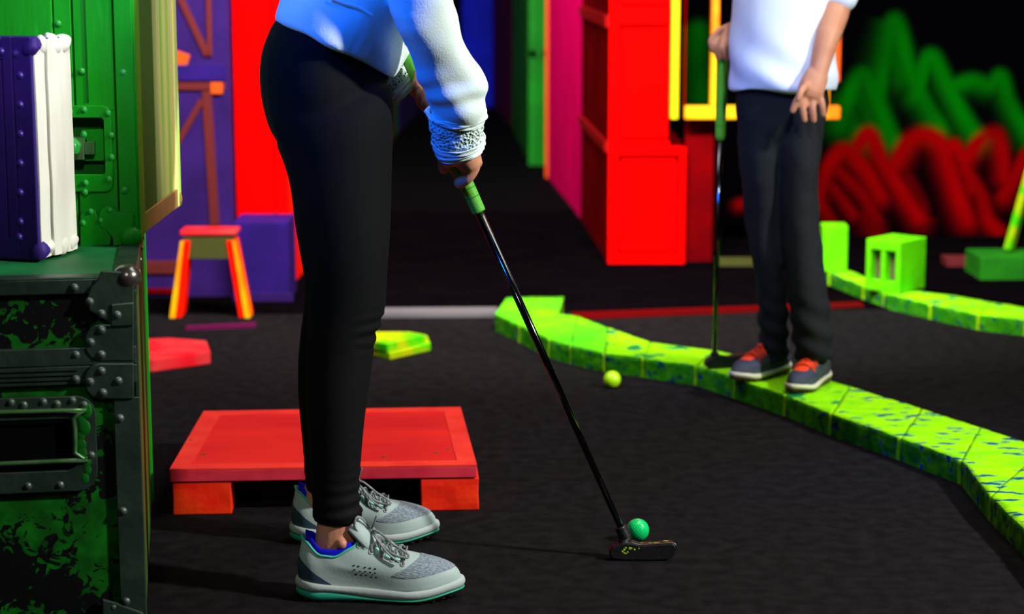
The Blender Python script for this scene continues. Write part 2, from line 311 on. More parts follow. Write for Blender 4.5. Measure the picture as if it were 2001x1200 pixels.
# mural wall with airbrushed strokes (colour attribute = the paint itself)
YM = 7.65
def mural():
    x0, x1, z0, z1 = .62, 5.2, 0, 2.6; nx, nz = 560, 300
    G = [([(1640, 245), (1668, 170), (1690, 145), (1712, 190), (1745, 275)], 17, 1), ([(1650, 200), (1665, 250), (1690, 262)], 22, .6),
         ([(1716, 190), (1728, 110), (1748, 42), (1772, 120), (1800, 190), (1836, 248)], 17, 1), ([(1735, 120), (1752, 80), (1768, 150)], 24, .7),
         ([(1790, 190), (1806, 130), (1822, 112), (1850, 165), (1882, 225), (1912, 268)], 16, 1.1),
         ([(1862, 168), (1900, 158), (1935, 168), (1955, 150), (1972, 200), (2004, 255)], 15, 1), ([(2010, 260), (2050, 180), (2080, 120), (2120, 200), (2170, 260)], 17, 1),
         ([(1364, 60), (1364, 130), (1368, 190)], 20, .5), ([(1680, 180), (1710, 250)], 20, .5), ([(2190, 250), (2240, 140), (2290, 240)], 20, 1)]
    R = [([(1598, 380), (1622, 320), (1652, 292), (1690, 330), (1722, 385)], 15, 1), ([(1676, 285), (1698, 262), (1722, 310), (1760, 370), (1795, 425)], 15, 1),
         ([(1606, 345), (1640, 380), (1668, 420)], 10, .7), ([(1600, 395), (1630, 440)], 12, .7), ([(1748, 322), (1775, 278), (1806, 264), (1836, 280), (1856, 330), (1890, 430)], 17, 1),
         ([(1850, 305), (1864, 282), (1885, 320), (1900, 370)], 12, 1), ([(1888, 312), (1915, 275), (1945, 262), (1958, 300), (1962, 345)], 15, 1),
         ([(1885, 330), (1918, 380), (1930, 425), (1952, 450)], 13, 1), ([(1960, 385), (1985, 340), (2012, 300), (2040, 330), (2060, 400)], 14, .9),
         ([(1640, 335), (1690, 385), (1715, 430)], 11, .7), ([(1700, 420), (1712, 455)], 20, .5), ([(1445, 400), (1446, 396)], 9, .8), ([(1760, 330), (1800, 400), (1800, 440)], 14, .35),
         ([(2070, 400), (2110, 290), (2160, 390), (2200, 430)], 16, 1)]
    def prep(S):
        out = []
        for pts, wd, k in S:
            q = cr([tuple(P(a, b, YM).xz) for a, b in pts], 5); wm = wd/4000*7.75
            kk = [(min(a[0] for a in q)-3*wm, max(a[0] for a in q)+3*wm, min(a[1] for a in q)-3*wm, max(a[1] for a in q)+3*wm)]
            out.append((q, wm, k, kk[0]))
        return out
    G, R = prep(G), prep(R)
    def val(S, x, z):
        s = 0
        for q, wm, k, bb in S:
            if not (bb[0] < x < bb[1] and bb[2] < z < bb[3]): continue
            d2 = 9; sgn = 1
            for (ax, az), (bx_, bz) in zip(q, q[1:]):
                ex, ez = bx_-ax, bz-az; l2 = ex*ex+ez*ez+1e-9; t = max(0, min(1, ((x-ax)*ex+(z-az)*ez)/l2))
                dd = (x-ax-ex*t)**2+(z-az-ez*t)**2
                if dd < d2: d2 = dd; sgn = (z-az-ez*t)+.35*(x-ax-ex*t)
            below = z < min(az_ for _, az_ in q)+.0 or sgn < 0
            ww = wm*(1.0 if not below else 1.32); pw = 1.5 if not below else .9
            v = k*math.exp(-(d2/(ww*ww))**pw); s = max(s, v)
        return s
    verts = [(x0+(x1-x0)*i/nx, YM, z0+(z1-z0)*j/nz) for j in range(nz+1) for i in range(nx+1)]
    faces = [(j*(nx+1)+i, j*(nx+1)+i+1, (j+1)*(nx+1)+i+1, (j+1)*(nx+1)+i) for j in range(nz) for i in range(nx)]
    nv = len(verts); verts += [(x0, YM+.1, z0), (x1, YM+.1, z0), (x1, YM+.1, z1), (x0, YM+.1, z1)]
    a, b, c, d = 0, nx, nz*(nx+1)+nx, nz*(nx+1)
    faces += [(nv+1, nv, nv+3, nv+2), (nv, a, d, nv+3), (b, nv+1, nv+2, c)]
    me = bpy.data.meshes.new('mural'); me.from_pydata(verts, [], faces); me.update()
    ca = me.color_attributes.new('paint', 'FLOAT_COLOR', 'POINT'); col = []
    g0 = lin((0, 98, 6)); r0 = lin((145, 0, 6)); k0 = lin((2, 1, 3))
    for i, (x, y, z) in enumerate(verts):
        if z < 1.35 and x < 3.0 and i < nv:
            g = val(G, x, z); r = val(R, x, z); mo = .8+.35*noise.noise((x*7, z*7, 3))
            r *= mo; g *= mo*(1-min(1, r*1.4))
            col += [k0[0]*(1-r)+r0[0]*r, k0[1]*(1-g)+g0[1]*g, k0[2], 1]
        else: col += [*k0]
    ca.data.foreach_set('color', col)
    m = mat('black wall with airbrushed mural', (8, 7, 10), .9, spec=0); at = m.node_tree.nodes.new('ShaderNodeAttribute'); at.attribute_name = 'paint'
    m.node_tree.links.new(at.outputs['Color'], m.node_tree.nodes['Principled BSDF'].inputs['Base Color'])
    return link('wall_right', me, m)
struct(mural())
# street mat between the facades
st = [F(700, 415), F(1140, 415), F(1000, 250), F(900, 206), F(820, 206)]
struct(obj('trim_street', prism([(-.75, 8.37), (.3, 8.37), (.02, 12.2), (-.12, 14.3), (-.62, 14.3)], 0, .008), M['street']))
# pale strip at the foot of the mural wall
a = F(1400, 522); struct(obj('baseboard_right', bx(a.x, a.x+.16, a.y, a.y+.03, 0, .03), M['olive']))

# ================================================================== FACADES
# red panelled cabinet facade
def facade_red():
    t = thing('red_tower', 'tall glossy red panelled tower beside the yellow window frame', 'facade', (0, 0, 0))
    Y = 6.98; g = lambda px, py: P(px, py, Y); xl = g(1187, 516).x; xr = g(1337, 516).x; xu = g(1309, 200).x
    b = F(1135, 430); zm = g(1250, 287).z; zt = 2.6
    side = (b.x, b.y)
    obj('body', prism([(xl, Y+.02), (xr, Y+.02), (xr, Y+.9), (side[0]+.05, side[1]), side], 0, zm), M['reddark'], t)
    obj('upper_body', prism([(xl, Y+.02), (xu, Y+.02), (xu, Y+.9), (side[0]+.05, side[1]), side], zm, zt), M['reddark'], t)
    def fr(n_, x0, x1, z0, z1, d=.0, m='red'): return obj(n_, bx(x0, x1, Y-d, Y+.022, z0, z1), M[m], t, bevel=.003)
    sw = .034
    fr('stile', xl, xl+sw, 0, zt, .012); fr('stile', xr-.022, xr, 0, zm, .012); fr('rail', xl+sw, xr, zm-.028, zm, .014)
    fr('rail', xl+sw, xr-.022, 0, .034, .012); z2 = g(1250, 48).z
    fr('rail', xl+sw, xu, z2-.0, z2+.055, .012); fr('rail', xl+sw, xu, zm, zm+.02, .004)
    fr('panel', xl+sw+.01, xr-.032, .044, zm-.038, -.004); fr('panel', xl+sw+.01, xu-.006, zm+.03, z2-.012, -.004); fr('panel', xl+sw+.01, xu-.006, z2+.068, zt, -.004)
    # strips on the flank
    d = (Vector(side)-Vector((xl, Y+.02))); n_ = Vector((-d.y, d.x)).normalized()*.012
    for z0, z1 in ((zm-.02, zm+.015), (z2-.01, z2+.03)):
        p = [Vector((xl, Y+.02)), Vector(side)]; obj('rail', prism([p[0], p[1], p[1]+n_, p[0]+n_], z0, z1), M['redgroove'], t)
    return xl, xr, xu
xl, xr, xu = facade_red()
# deep red board below the window
a, b = P(1337, 400, 7.02), P(1393, 400, 7.02); zt = P(1340, 234, 7.0).z
tag(obj('red_board', bx(a.x, b.x, 7.02, 7.06, 0, zt), M['reddark'], bevel=.003), 'dull deep red board standing under the yellow window frame', 'board')
# yellow window frame
def winframe():
    t = thing('window_frame', 'thick yellow and orange window frame hanging behind the standing player', 'window frame', (P(1470, 230, 6.96).x, 6.96, P(1470, 232, 6.96).z))
    o = t.location; Y = 6.96
    def bar(n_, x0, x1, y0, y1, m='yellow', dp=.05):
        p, q = P(x0, y1, Y), P(x1, y0, Y); return obj(n_, bx(p.x-o.x, q.x-o.x, -dp/2, dp/2, p.z-o.z, q.z-o.z), M[m], t, bevel=.003)
    bar('left_stile', 1309, 1337, -700, 232, 'limeyellow'); bar('mullion', 1387, 1417, -700, 206); bar('bottom_rail', 1337, 1640, 207, 232)
    bar('right_stile', 1618, 1640, -700, 206); bar('sash_stile', 1337, 1350, -700, 207, 'red', .03); bar('right_sash', 1640, 1643, -700, 160, 'orange', .03)
    bar('top_rail', 1309, 1643, -730, -700)
winframe()
a, b = P(1560, 300, 7.0), P(1600, 300, 7.0)
tag(obj('black_post', bx(a.x, b.x, 6.985, 7.03, 0, 1.9), M['blackwall']), 'black post carrying the yellow window frame behind the standing player', 'post')
# right side of the street
def wallpoly(name, label, pts, mname, z1=2.6, extra=None, cat='facade'):
    t = thing(name, label, cat, (pts[0][0], pts[0][1], 0))
    q = [(p[0]-pts[0][0], p[1]-pts[0][1]) for p in pts]
    obj('wall_board', prism(q, 0, z1), M[mname], t, bevel=.004)
    return t, q
def fp(px, py): v = F(px, py); return (v.x, v.y)
p0, p1 = fp(1135, 430), fp(1070, 350)
t, q = wallpoly('pink_facade', 'hot pink street facade between the green and the red ones', [p0, (p0[0]+.3, p0[1]+.02), (p1[0]+.4, p1[1]), p1], 'pink')
obj('corner_strip', bx(q[3][0]-.012, q[3][0]+.004, q[3][1]-.02, q[3][1]+.002, 0, 2.6), M['orange'], t)
p0, p1, p2 = fp(1037, 326), fp(1069, 327), fp(1001, 253)
t, q = wallpoly('green_facade', 'bright green street facade left of the hot pink one', [p0, p1, (p1[0]+.4, p2[1]), p2], 'green')
z = P(1050, 105, p0[1]).z
obj('cross_rail', bx(-.01, q[1][0], -.02, 0, z-.02, z+.02), M['green'], t, bevel=.003); obj('corner_post', bx(-.012, .03, -.02, .01, 0, 2.6), M['green'], t, bevel=.003)
obj('corner_post', bx(q[1][0]-.03, q[1][0], -.02, 0, 0, 2.6), M['green'], t, bevel=.003)
p0, p1 = fp(1001, 253), fp(963, 209)
wallpoly('plum_facade', 'dark plum street facade between the blue and green ones', [(p0[0], p0[1]), (p0[0]+.4, p0[1]+.02), (p1[0]+.5, p1[1]), p1], 'magenta')
p0, p1 = fp(903, 211), fp(963, 211)
t, q = wallpoly('blue_facade', 'deep blue board facade at the end of the street', [p0, p1, (p1[0], p1[1]+.08), (p0[0], p0[1]+.08)], 'blue')
for k in range(1, 4): obj('batten', bx(q[1][0]*k/4-.004, q[1][0]*k/4+.004, -.01, 0, 0, 2.6), M['blue'], t)
# left side of the street
p0, p1 = fp(769, 273), fp(778, 262)
wallpoly('dark_green_facade', 'narrow green facade seen just past the front of the black leggings', [p0, (p1[0], p1[1]), (p1[0]-.3, p1[1]), (p0[0]-.3, p0[1])], 'green')
p0, p1 = fp(779, 260), fp(820, 222)
wallpoly('purple_street_facade', 'dark purple facade deep in the street beside the narrow green one', [p0, p1, (p1[0]-.3, p1[1]), (p0[0]-.3, p0[1])], 'purple')
# red tower at left with its corner turned to the street
def left_red():
    t = thing('red_corner_facade', 'tall red facade between the purple timbered wall and the player in leggings', 'facade', (-.88, 6.5, 0))
    obj('front_board', bx(0, .12, 0, .05, 0, 2.6), M['red'], t, bevel=.003)
    obj('front_board', bx(.125, .165, 0, .05, 0, 2.6), M['red'], t, bevel=.003)
    obj('corner_board', prism([(.17, .0), (.175, .12), (.19, .5), (.15, .5), (.12, .06), (.168, 0)], 0, 2.6), M['orangered'], t, bevel=.002)
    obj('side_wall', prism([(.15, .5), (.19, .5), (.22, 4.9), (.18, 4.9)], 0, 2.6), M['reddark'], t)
left_red()
def purple_wall():
    Y = 6.3; a = P(280, 580, Y); b = P(452, 300, Y)
    t = thing('timbered_wall', 'purple wall with rust brown timber strips behind the little stool', 'facade', (b.x, Y, 0))
    obj('wall_board', bx(-.95, 0, 0, .06, 0, 2.6), M['purple'], t)
    def strip(x0, y0, x1, y1, wd, m='rust', d=.008):
        p, q = P(x0, y0, Y), P(x1, y1, Y); dv = Vector((q.x-p.x, q.z-p.z)); n_ = Vector((-dv.y, dv.x)).normalized()*(wd/4000*6.4/2)
        p = Vector((p.x-b.x, p.z)); q = Vector((q.x-b.x, q.z)); obj('timber_strip', plate([p-n_, q-n_, q+n_, p+n_], -d, 0), M[m], t, bevel=.002)
    strip(340, 168, 441, 168, 16); strip(404, 178, 420, 440, 19); strip(335, 300, 395, 195, 12); strip(345, -20, 405, 108, 13)
    strip(250, 522, 352, 522, 26); strip(250, 568, 352, 568, 10, 'reddark'); strip(340, 142, 441, 142, 30, 'violet', .014); strip(412, 172, 436, 172, 22, 'orange', .012)
    strip(250, 80, 368, 120, 26, 'orange', .006); strip(404, -200, 410, 110, 10)
purple_wall()
def plinth():
    a, b = P(458, 581, 6.22), P(566, 581, 6.22); z = P(500, 434, 6.22).z
    t = thing('purple_plinth', 'low square violet box at the foot of the red facade behind the stool', 'box', (a.x, 6.22, 0))
    wd = b.x-a.x; obj('box', bx(0, wd, 0, .2, 0, z), M['violet'], t, bevel=.004); obj('skirting', bx(-.004, wd+.012, -.012, 0, 0, .03), M['purple'], t, bevel=.002)
plinth()
# little stool
def stool():
    Y = 5.95; a = P(352, 450, Y); b = P(462, 450, Y); c = P(407, 625, Y); zt = a.z; h = (b.x-a.x)/2
    t = thing('step_stool', 'small splayed leg stool with red top and orange legs before the purple wall', 'stool', ((a.x+b.x)/2, Y, 0))
    obj('seat', bx(-h, h, -.01, .09, zt-.014, zt), M['redstone'], t, bevel=.003)
    obj('apron', bx(-h+.008, h-.008, -.005, .012, zt-.085, zt-.02), M['olive'], t, bevel=.002)
    obj('apron', bx(-h+.008, h-.008, .07, .08, zt-.085, zt-.02), M['olive'], t, bevel=.002)
    for s in (-1, 1):
        for y0 in (0, .045):
            bm = plate([(s*(h-.03), zt-.03), (s*(h-.004), zt-.03), (s*(h+.035), 0), (s*(h+.002), 0)], y0-.01, y0+.035)
            lg = obj('leg', bm, M['orangered'], t, bevel=.002)
            obj('leg_edge', plate([(s*(h-.012), zt-.03), (s*(h-.002), zt-.03), (s*(h+.037), 0), (s*(h+.02), 0)], y0-.014, y0-.01), M['yellow'], lg)
stool()
a, b = F(362, 646), F(498, 640)
tag(obj('floor_plank', prism([(a.x, a.y), (b.x, b.y), (b.x, b.y+.04), (a.x, a.y+.04)], 0, .008), M['magenta']), 'thin dark plank lying on the floor below the little stool', 'plank')
# floor strips
a, b = F(735, 622), F(972, 620)
tag(obj('grey_batten', prism([(a.x-.12, a.y), (b.x, b.y), (b.x, b.y+.11), (a.x-.12, a.y+.11)], 0, .012), M['batten']), 'long grey batten lying flat behind the player in leggings', 'batten')
a, b = F(1118, 626), F(1690, 602)
tag(obj('red_floor_strip', prism([(a.x, a.y), (b.x, b.y), (b.x, b.y+.09), (a.x, a.y+.11)], 0, .005), M['redtape']), 'dark red strip crossing the floor between the two lime kerbs', 'strip')
# painted stones
def rough(bm, amp, sc_=20, cuts=0):
    if cuts: bmesh.ops.subdivide_edges(bm, edges=bm.edges[:], cuts=cuts, use_grid_fill=True)
    for v in bm.verts:
        if v.co.z > .002: v.co += Vector(noise.noise_vector(v.co*sc_))*amp
    return bm
pts = [F(240, 728), F(300, 728), F(412, 712), F(406, 690), F(330, 684), F(240, 690)]
o = obj('red_paver', rough(prism([(p.x, p.y) for p in pts], 0, .035), .004), M['redstone'], bevel=.004)
tag(o, 'flat red painted paver lying beside the dark flight case', 'paver')
pts = [F(700, 690), F(762, 704), F(842, 686), F(835, 668), F(700, 668)]
o = obj('lower_paver', rough(prism([(p.x, p.y) for p in pts], 0, .02), .003), M['stone'], bevel=.003); tag(o, 'lower of two stacked yellow green pavers behind the leggings', 'paver', )
pts = [F(700, 677, .021), F(757, 688, .021), F(833, 669, .021), F(800, 663, .021), F(700, 663, .021)]
o = obj('upper_paver', rough(prism([(p.x, p.y) for p in pts], .0205, .043), .002), M['stone'], bevel=.003); tag(o, 'upper yellow green paver, resting on the lower one', 'paver')

# ================================================================== KERBS
def kerb_block(n, f, h, mt, ms, par, seed, joint=True):
    """n, f: near and far (x, y) pairs of one block"""
    A, B, Cc, D = Vector(n[0]), Vector(n[1]), Vector(f[1]), Vector(f[0]); nx, ny = 18, 10
    e = (B-A).normalized()*.0007; A = A+e; B = B-e; D = D+e; Cc = Cc-e
    bm = bmesh.new(); g = {}
    def nz(p, a): return Vector(noise.noise_vector(Vector((p.x*38, p.y*38, p.z*38+seed))))*a + Vector(noise.noise_vector(Vector((p.x*9+seed, p.y*9, p.z*9))))*a*1.2
    def pt(u, v, wz):
        q = A.lerp(B, u).lerp(D.lerp(Cc, u), v); p = Vector((q.x, q.y, h*wz))
        if wz > 0: p += nz(p, .0016)
        # soften the rim
        return p
    def sheet(fn, a, b, mi):
        vs2 = [[bm.verts.new(fn(i/a, j/b)) for i in range(a+1)] for j in range(b+1)]
        for j in range(b):
            for i in range(a):
                fc = bm.faces.new((vs2[j][i], vs2[j][i+1], vs2[j+1][i+1], vs2[j+1][i])); fc.material_index = mi; fc.smooth = True
                if mi == 1 and (i == a-1) and joint: fc.material_index = 2
    sheet(lambda u, v: pt(u, v, 1), nx, ny, 0)
    sheet(lambda u, v: pt(u, 0, v), nx, 5, 1); sheet(lambda u, v: pt(1-u, 1, v), nx, 5, 1)
    sheet(lambda u, v: pt(0, 1-u, v), ny, 5, 1); sheet(lambda u, v: pt(1, u, v), ny, 5, 1)
    bmesh.ops.remove_doubles(bm, verts=bm.verts[:], dist=.0004)
    me = bpy.data.meshes.new('block'); bmesh.ops.recalc_face_normals(bm, faces=bm.faces[:]); bm.to_mesh(me); bm.free()
    for k in (mt, ms, 'kerbjoint'): me.materials.append(M[k])
    return link('block', me, None, par)
KH = .05
kt = thing('near_kerb', 'long curving lime green kerb of painted blocks that the second player stands on', 'kerb', (0, 0, 0))
near = [(967, 647), (1016, 671), (1074, 700), (1116, 712), (1183, 728), (1258, 738), (1362, 754), (1437, 780), (1535, 814), (1624, 852), (1759, 901), (1878, 948), (1934, 1020), (2010, 1098), (2110, 1230)]
fa = [((990, 581), (1045, 580)), ((1046, 580), (1102, 580)), ((1088, 611), (1128, 618)), ((1129, 618), (1186, 640))]
fb = [(1187, 640), (1270, 669), (1395, 684), (1450, 697), (1560, 725), (1660, 755), (1800, 799), (1915, 836), (2040, 876), (2150, 930), (2290, 1020)]
fa += list(zip(fb, fb[1:]))
nn = [F(*p).xy for p in near]
for i in range(len(nn)-1):
    sp = i >= 9; f2 = [F(p[0], p[1], KH).xy for p in fa[i]]
    kerb_block((nn[i], nn[i+1]), f2, KH, 'kerbspeck' if sp else ('kerbgreen' if i < 4 else 'kerbtop'), 'kerbblue' if sp else 'kerbside', kt, i*3.1)
kt2 = thing('far_kerb', 'far lime green kerb carrying the hollow cinder block at the right', 'kerb', (0, 0, 0))
near = [(1560, 548), (1622, 560), (1689, 588), (1727, 602), (1820, 625), (1913, 646), (2005, 657), (2110, 680)]
far = [(1600, 520), (1655, 526), (1700, 545), (1760, 565), (1860, 577), (1935, 590), (2030, 604), (2140, 628)]
nn = [F(*p).xy for p in near]; ff = [F(p[0], p[1], .045).xy for p in far]
for i in range(len(nn)-1): kerb_block((nn[i], nn[i+1]), (ff[i], ff[i+1]), .045, 'kerbtop', 'kerbside', kt2, 80+i*2.3)
# cinder block on the far kerb
def cinder(name, c, L, r, w_, h, rz, label, m, holes=True, sm=None):
    t = thing(name, label, 'block', c, rz)
    # hollow block: cavities run through from the short left face
    xs = [0, .14*L, .43*L, .57*L, .86*L, L] if holes else [0, L]
    bm = bmesh.new(); zs = [0, .2*h, .8*h, h]
    if holes:
        for i in range(5):
            for j in range(3):
                if j == 1 and i in (1, 3): continue
                bx(xs[i], xs[i+1], 0, w_, zs[j], zs[j+1], bm)
        bmesh.ops.remove_doubles(bm, verts=bm.verts[:], dist=1e-5)
        seen = {}
        for f in bm.faces[:]:
            k = tuple(round(v, 5) for v in f.calc_center_median()); seen.setdefault(k, []).append(f)
        bmesh.ops.delete(bm, geom=[f for fs in seen.values() if len(fs) > 1 for f in fs], context='FACES')
    else: bx(0, L, 0, w_, 0, h, bm)
    obj('shell', bm, M[m], t, bevel=.003)
    if holes:
        for i in (1, 3): obj('cavity', bx(xs[i]+.0005, xs[i+1]-.0005, .03, w_-.03, zs[1]+.0005, zs[2]-.0005), M['cavity'], t)
    return t
A = F(1760, 584, .046); B = F(1690, 566, .046); Dd = F(1855, 583, .046)
L = (A.xy-B.xy).length; rz = math.atan2(A.y-B.y, A.x-B.x)
hb = .158
# keep right angle: the block's long flank leaves A towards the right
d = Vector((Dd.x-A.x, Dd.y-A.y)); 
t = cinder('cinder_block', (B.x, B.y, .046), .12, 1, .15, hb, math.radians(-42), 'lime green hollow cinder block with two dark openings standing on the far kerb', 'block')
a = F(1606, 532, .046)
cinder('upright_block', (a.x, a.y, .046), .08, 1, .09, .15, math.radians(-3), 'lime green upright block just behind the legs of the standing player', 'block', False)
a = F(1915, 549); cinder('green_block', (a.x, a.y, 0), .4, 1, .2, .078, math.radians(2), 'dull green long low block at the right edge under the slanting post', 'midgreen', False)
a = F(1978, 497, .078); a.y += .05; b = a+Vector((.075, .0, .33))
tag(obj('slanting_post', tube([a+Vector((0, 0, .009)), b], .018, 4, roundend=False), M['stone']), 'yellow green post leaning up from the dull green block', 'post')
a, b = F(1850, 523), F(1925, 523)
tag(obj('rust_plank', bx(a.x, b.x-.01, a.y, a.y+.1, 0, .03), M['rust'], bevel=.003), 'dark rust plank on the floor between cinder block and green block', 'plank')

# ================================================================== RED PLATFORM
def platform():
    zt = .092; zb = .066
    q = [F(331, 917, zt), F(932, 908, zt), F(900, 795, zt), F(398, 803, zt)]; c = sum(q, Vector())/4
    t = thing('red_platform', 'square coral red board on orange corner blocks behind the player in leggings', 'platform', (c.x, c.y, 0))
    pl = [(p.x-c.x, p.y-c.y) for p in q]
    bd = obj('board', prism(pl, zb, zt-.003), M['rededge'], t, bevel=.002)
    V = [Vector(p) for p in pl]; ins = []
    for i in range(4):
        a, b, d = V[i-1], V[i], V[(i+1) % 4]; e1 = (b-a).normalized(); e2 = (d-b).normalized()
        n1 = Vector((-e1.y, e1.x)); n2 = Vector((-e2.y, e2.x)); ins.append(b+(n1+n2)*.038)
    for i in range(4): obj('rim', prism([V[i], V[(i+1) % 4], ins[(i+1) % 4], ins[i]], zt-.003, zt), M['redboardrim'], bd)
    obj('top_panel', prism([p*.998 for p in ins], zt-.003, zt-.0008), M['redboard'], bd)
    fl = V[0]; frt = V[1]; e = (frt-fl).normalized(); n_ = Vector((-e.y, e.x))
    def blk(s, wd, dp, k):
        pts = [s, s+e*wd, s+e*wd+n_*dp, s+n_*dp]; bm = prism(pts, 0, zb-.002); bmesh.ops.subdivide_edges(bm, edges=bm.edges[:], cuts=4, use_grid_fill=True)
        for v in bm.verts:
            if .002 < v.co.z < zb-.004: v.co += Vector(noise.noise_vector(v.co*22+Vector((k, 0, 0))))*.003
        obj('corner_block', bm, M['orangebrick'], t, smooth=False, bevel=.002)
    w1 = .113; blk(fl+e*.004+n_*.004, w1, .1, 1); blk(frt-e*(w1-.004)+n_*.004, w1, .1, 2); blk(V[3]-n_*.11+e*.01, w1, .1, 3); blk(V[2]-n_*.11-e*(w1+.01), w1, .1, 4)
    for px, py in ((398, 888), (373, 860), (750, 893), (852, 884), (875, 878)):
        p = F(px, py, zt); obj('nail', bx(p.x-c.x-.003, p.x-c.x+.003, p.y-c.y-.003, p.y-c.y+.003, zt-.001, zt+.0008), M['cavity'], t)
platform()

# ================================================================== FLIGHT CASES
rivet_me = {}
def rivet(par, loc, m, r=.0052, axis='y'):
    k = (m, r, axis)
    if k not in rivet_me:
        bm = bmesh.new(); rs = []
        for h, rr in ((0, 1.25), (.18, 1.25), (.3, .95), (.62, .75), (.8, .4)):
            rs.append([Vector((math.cos(a)*rr*r, -h*r, math.sin(a)*rr*r)) for a in [2*PI*i/12 for i in range(12)]])
        rings(rs, bm); bmesh.ops.recalc_face_normals(bm, faces=bm.faces[:])
        if axis == 'x': bmesh.ops.rotate(bm, verts=bm.verts[:], cent=(0, 0, 0), matrix=Matrix.Rotation(PI/2, 3, 'Z'))
        me = bpy.data.meshes.new('rivet'); bm.to_mesh(me); bm.free(); me.materials.append(M[m]); rivet_me[k] = me
    o = bpy.data.objects.new('rivet', rivet_me[k]); C.objects.link(o); o.parent = par; o.location = loc
def frontmap(o, rz):
    n_ = Vector((math.sin(rz), -math.cos(rz), 0)); ex = Vector((math.cos(rz), math.sin(rz), 0)); o = Vector(o)
    def f(px, py):
        p = onplane(px, py, o, n_)-o; return (p.dot(ex), p.z)
    return f
def rrect(x0, x1, z0, z1, r, n=6):
    out = []
    for cx, cz, a0 in ((x1-r, z1-r, 0), (x0+r, z1-r, PI/2), (x0+r, z0+r, PI), (x1-r, z0+r, 1.5*PI)):
        out += [(cx+r*math.cos(a0+PI/2*i/n), cz+r*math.sin(a0+PI/2*i/n)) for i in range(n+1)]
    return out
def framebm(o_, i_, y0, y1):      # ring slab between two equal-length outlines
    bm = bmesh.new(); n = len(o_)
    V = [[bm.verts.new((p[0], y, p[1])) for p in L_] for L_ in (o_, i_) for y in (y0, y1)]
    oa, ob, ia, ib = V
    for k in range(n):
        j = (k+1) % n
        bm.faces.new((oa[k], oa[j], ia[j], ia[k])); bm.faces.new((ob[k], ib[k], ib[j], ob[j])); bm.faces.new((oa[k], ob[k], ob[j], oa[j])); bm.faces.new((ia[k], ia[j], ib[j], ib[k]))
    return bm
LC = Vector((-.58, 3.1, 0)); LR = math.atan2(.134, .83); LZ = .58
def lower_case():
    t = thing('road_case', 'big black road case sponged with green paint at the lower left', 'case', LC, LR)
    f = frontmap(LC, LR); W_ = 1.0; Dp = .84
    obj('body', bx(-W_, -.004, .004, Dp, .0, LZ-.004), M['moss'], t)
    obj('side_panel', bx(-.004, 0, .02, Dp-.02, .01, LZ-.02), M['caseside'], t)
    obj('lid_panel', bx(-W_+.02, -.03, .03, Dp-.02, LZ-.004, LZ), M['casetop'], t)
    def strip(x0, y0, x1, y1, d=.005, m='alu', n_='edge_trim'):
        a, b = f(x0, y1), f(x1, y0); return obj(n_, bx(a[0], min(b[0], .0), -d, .006, a[1], b[1]), M[m], t, bevel=.0015)
    ztb = f(200, 573)[1]
    top = bx(-W_, 0, -.004, .006, ztb, LZ); o = obj('edge_trim', top, M['alu'], t, bevel=.002)
    obj('edge_trim', bx(-W_, 0, -.004, .032, LZ-.001, LZ+.003), M['alu'], t, bevel=.002)
    obj('edge_trim', bx(-.032, .004, 0, Dp, LZ-.001, LZ+.003), M['alu'], t, bevel=.002)
    obj('edge_trim', bx(-.002, .004, 0, Dp, LZ-.03, LZ), M['alu'], t, bevel=.002)
    a, b = f(0, 718)[1], f(0, 683)[1]; obj('seam_trim', bx(-W_, 0, -.006, .006, a, b), M['alu'], t, bevel=.0015)
    a, b = f(0, 756)[1], f(0, 719)[1]; obj('seam_trim', bx(-W_, 0, -.004, .006, a, b), M['alu'], t, bevel=.0015)
    for k in range(3):
        z = a+(b-a)*(k+1)/4; obj('groove', bx(-W_, -.09, -.0052, -.003, z-.0006, z+.0006), M['darkslot'], t)
    xa = f(222, 800)[0]; za = f(222, 776)[1]
    obj('corner_trim', bx(xa, .003, -.004, .006, 0, za), M['alu'], t, bevel=.0015)
    obj('corner_trim', bx(-.003, .003, -.003, .03, 0, LZ-.02), M['alu'], t, bevel=.001)
    obj('corner_trim', bx(-.003, .004, Dp-.03, Dp+.002, 0, LZ), M['casegreen'], t, bevel=.001)
    # rounded brackets
    def bracket(pts, d=.008):
        q = [f(*p) for p in pts]; q = [(min(a_, .002), b_) for a_, b_ in q]; return obj('corner_bracket', plate(q, -d, -.001), M['alu'], t, bevel=.002)
    def lobe(x0, x1, y0, y1, r):  # rounded on the left
        pts = [(x1, y0)]; n = 10
        for i in range(n+1):
            a_ = PI/2+PI*i/n; pts.append((x0+r+math.cos(a_)*r, (y0+y1)/2-math.sin(a_)*(y1-y0)/2))
        pts.append((x1, y1)); return pts
    bracket(lobe(165, 262, 632, 704, 30)); bracket(lobe(165, 262, 708, 778, 30))
    bracket([(262, 530), (198, 527), (190, 548), (178, 560), (168, 585), (175, 606), (200, 620), (216, 634), (262, 634)], .009)
    bracket([(217, 592), (262, 588), (262, 634), (217, 636)], .012)
    bracket([(200, 1168), (228, 1176), (280, 1195), (282, 1260), (200, 1260)])
    cx, cz = f(243, 541); obj('corner_ball', sphere((cx+.004, .008, cz-.002), .022, sz=(1, 1, .95)), M['aluball'], t, smooth=True)
    # recessed handle dish
    xr_, zt_ = f(186, 771); _, zb_ = f(186, 957); O = rrect(-.55, xr_, zb_, zt_, .03); I = rrect(-.53, xr_-.03, zb_+.034, zt_-.036, .018)
    obj('handle_dish', framebm(O, I, -.006, .0), M['alu'], t, bevel=.0015)
    obj('dish_recess', framebm(rrect(-.53, xr_-.03, zb_+.034, zt_-.036, .018), rrect(-.525, xr_-.036, zb_+.04, zt_-.042, .014), -.004, .004), M['darkslot'], t)
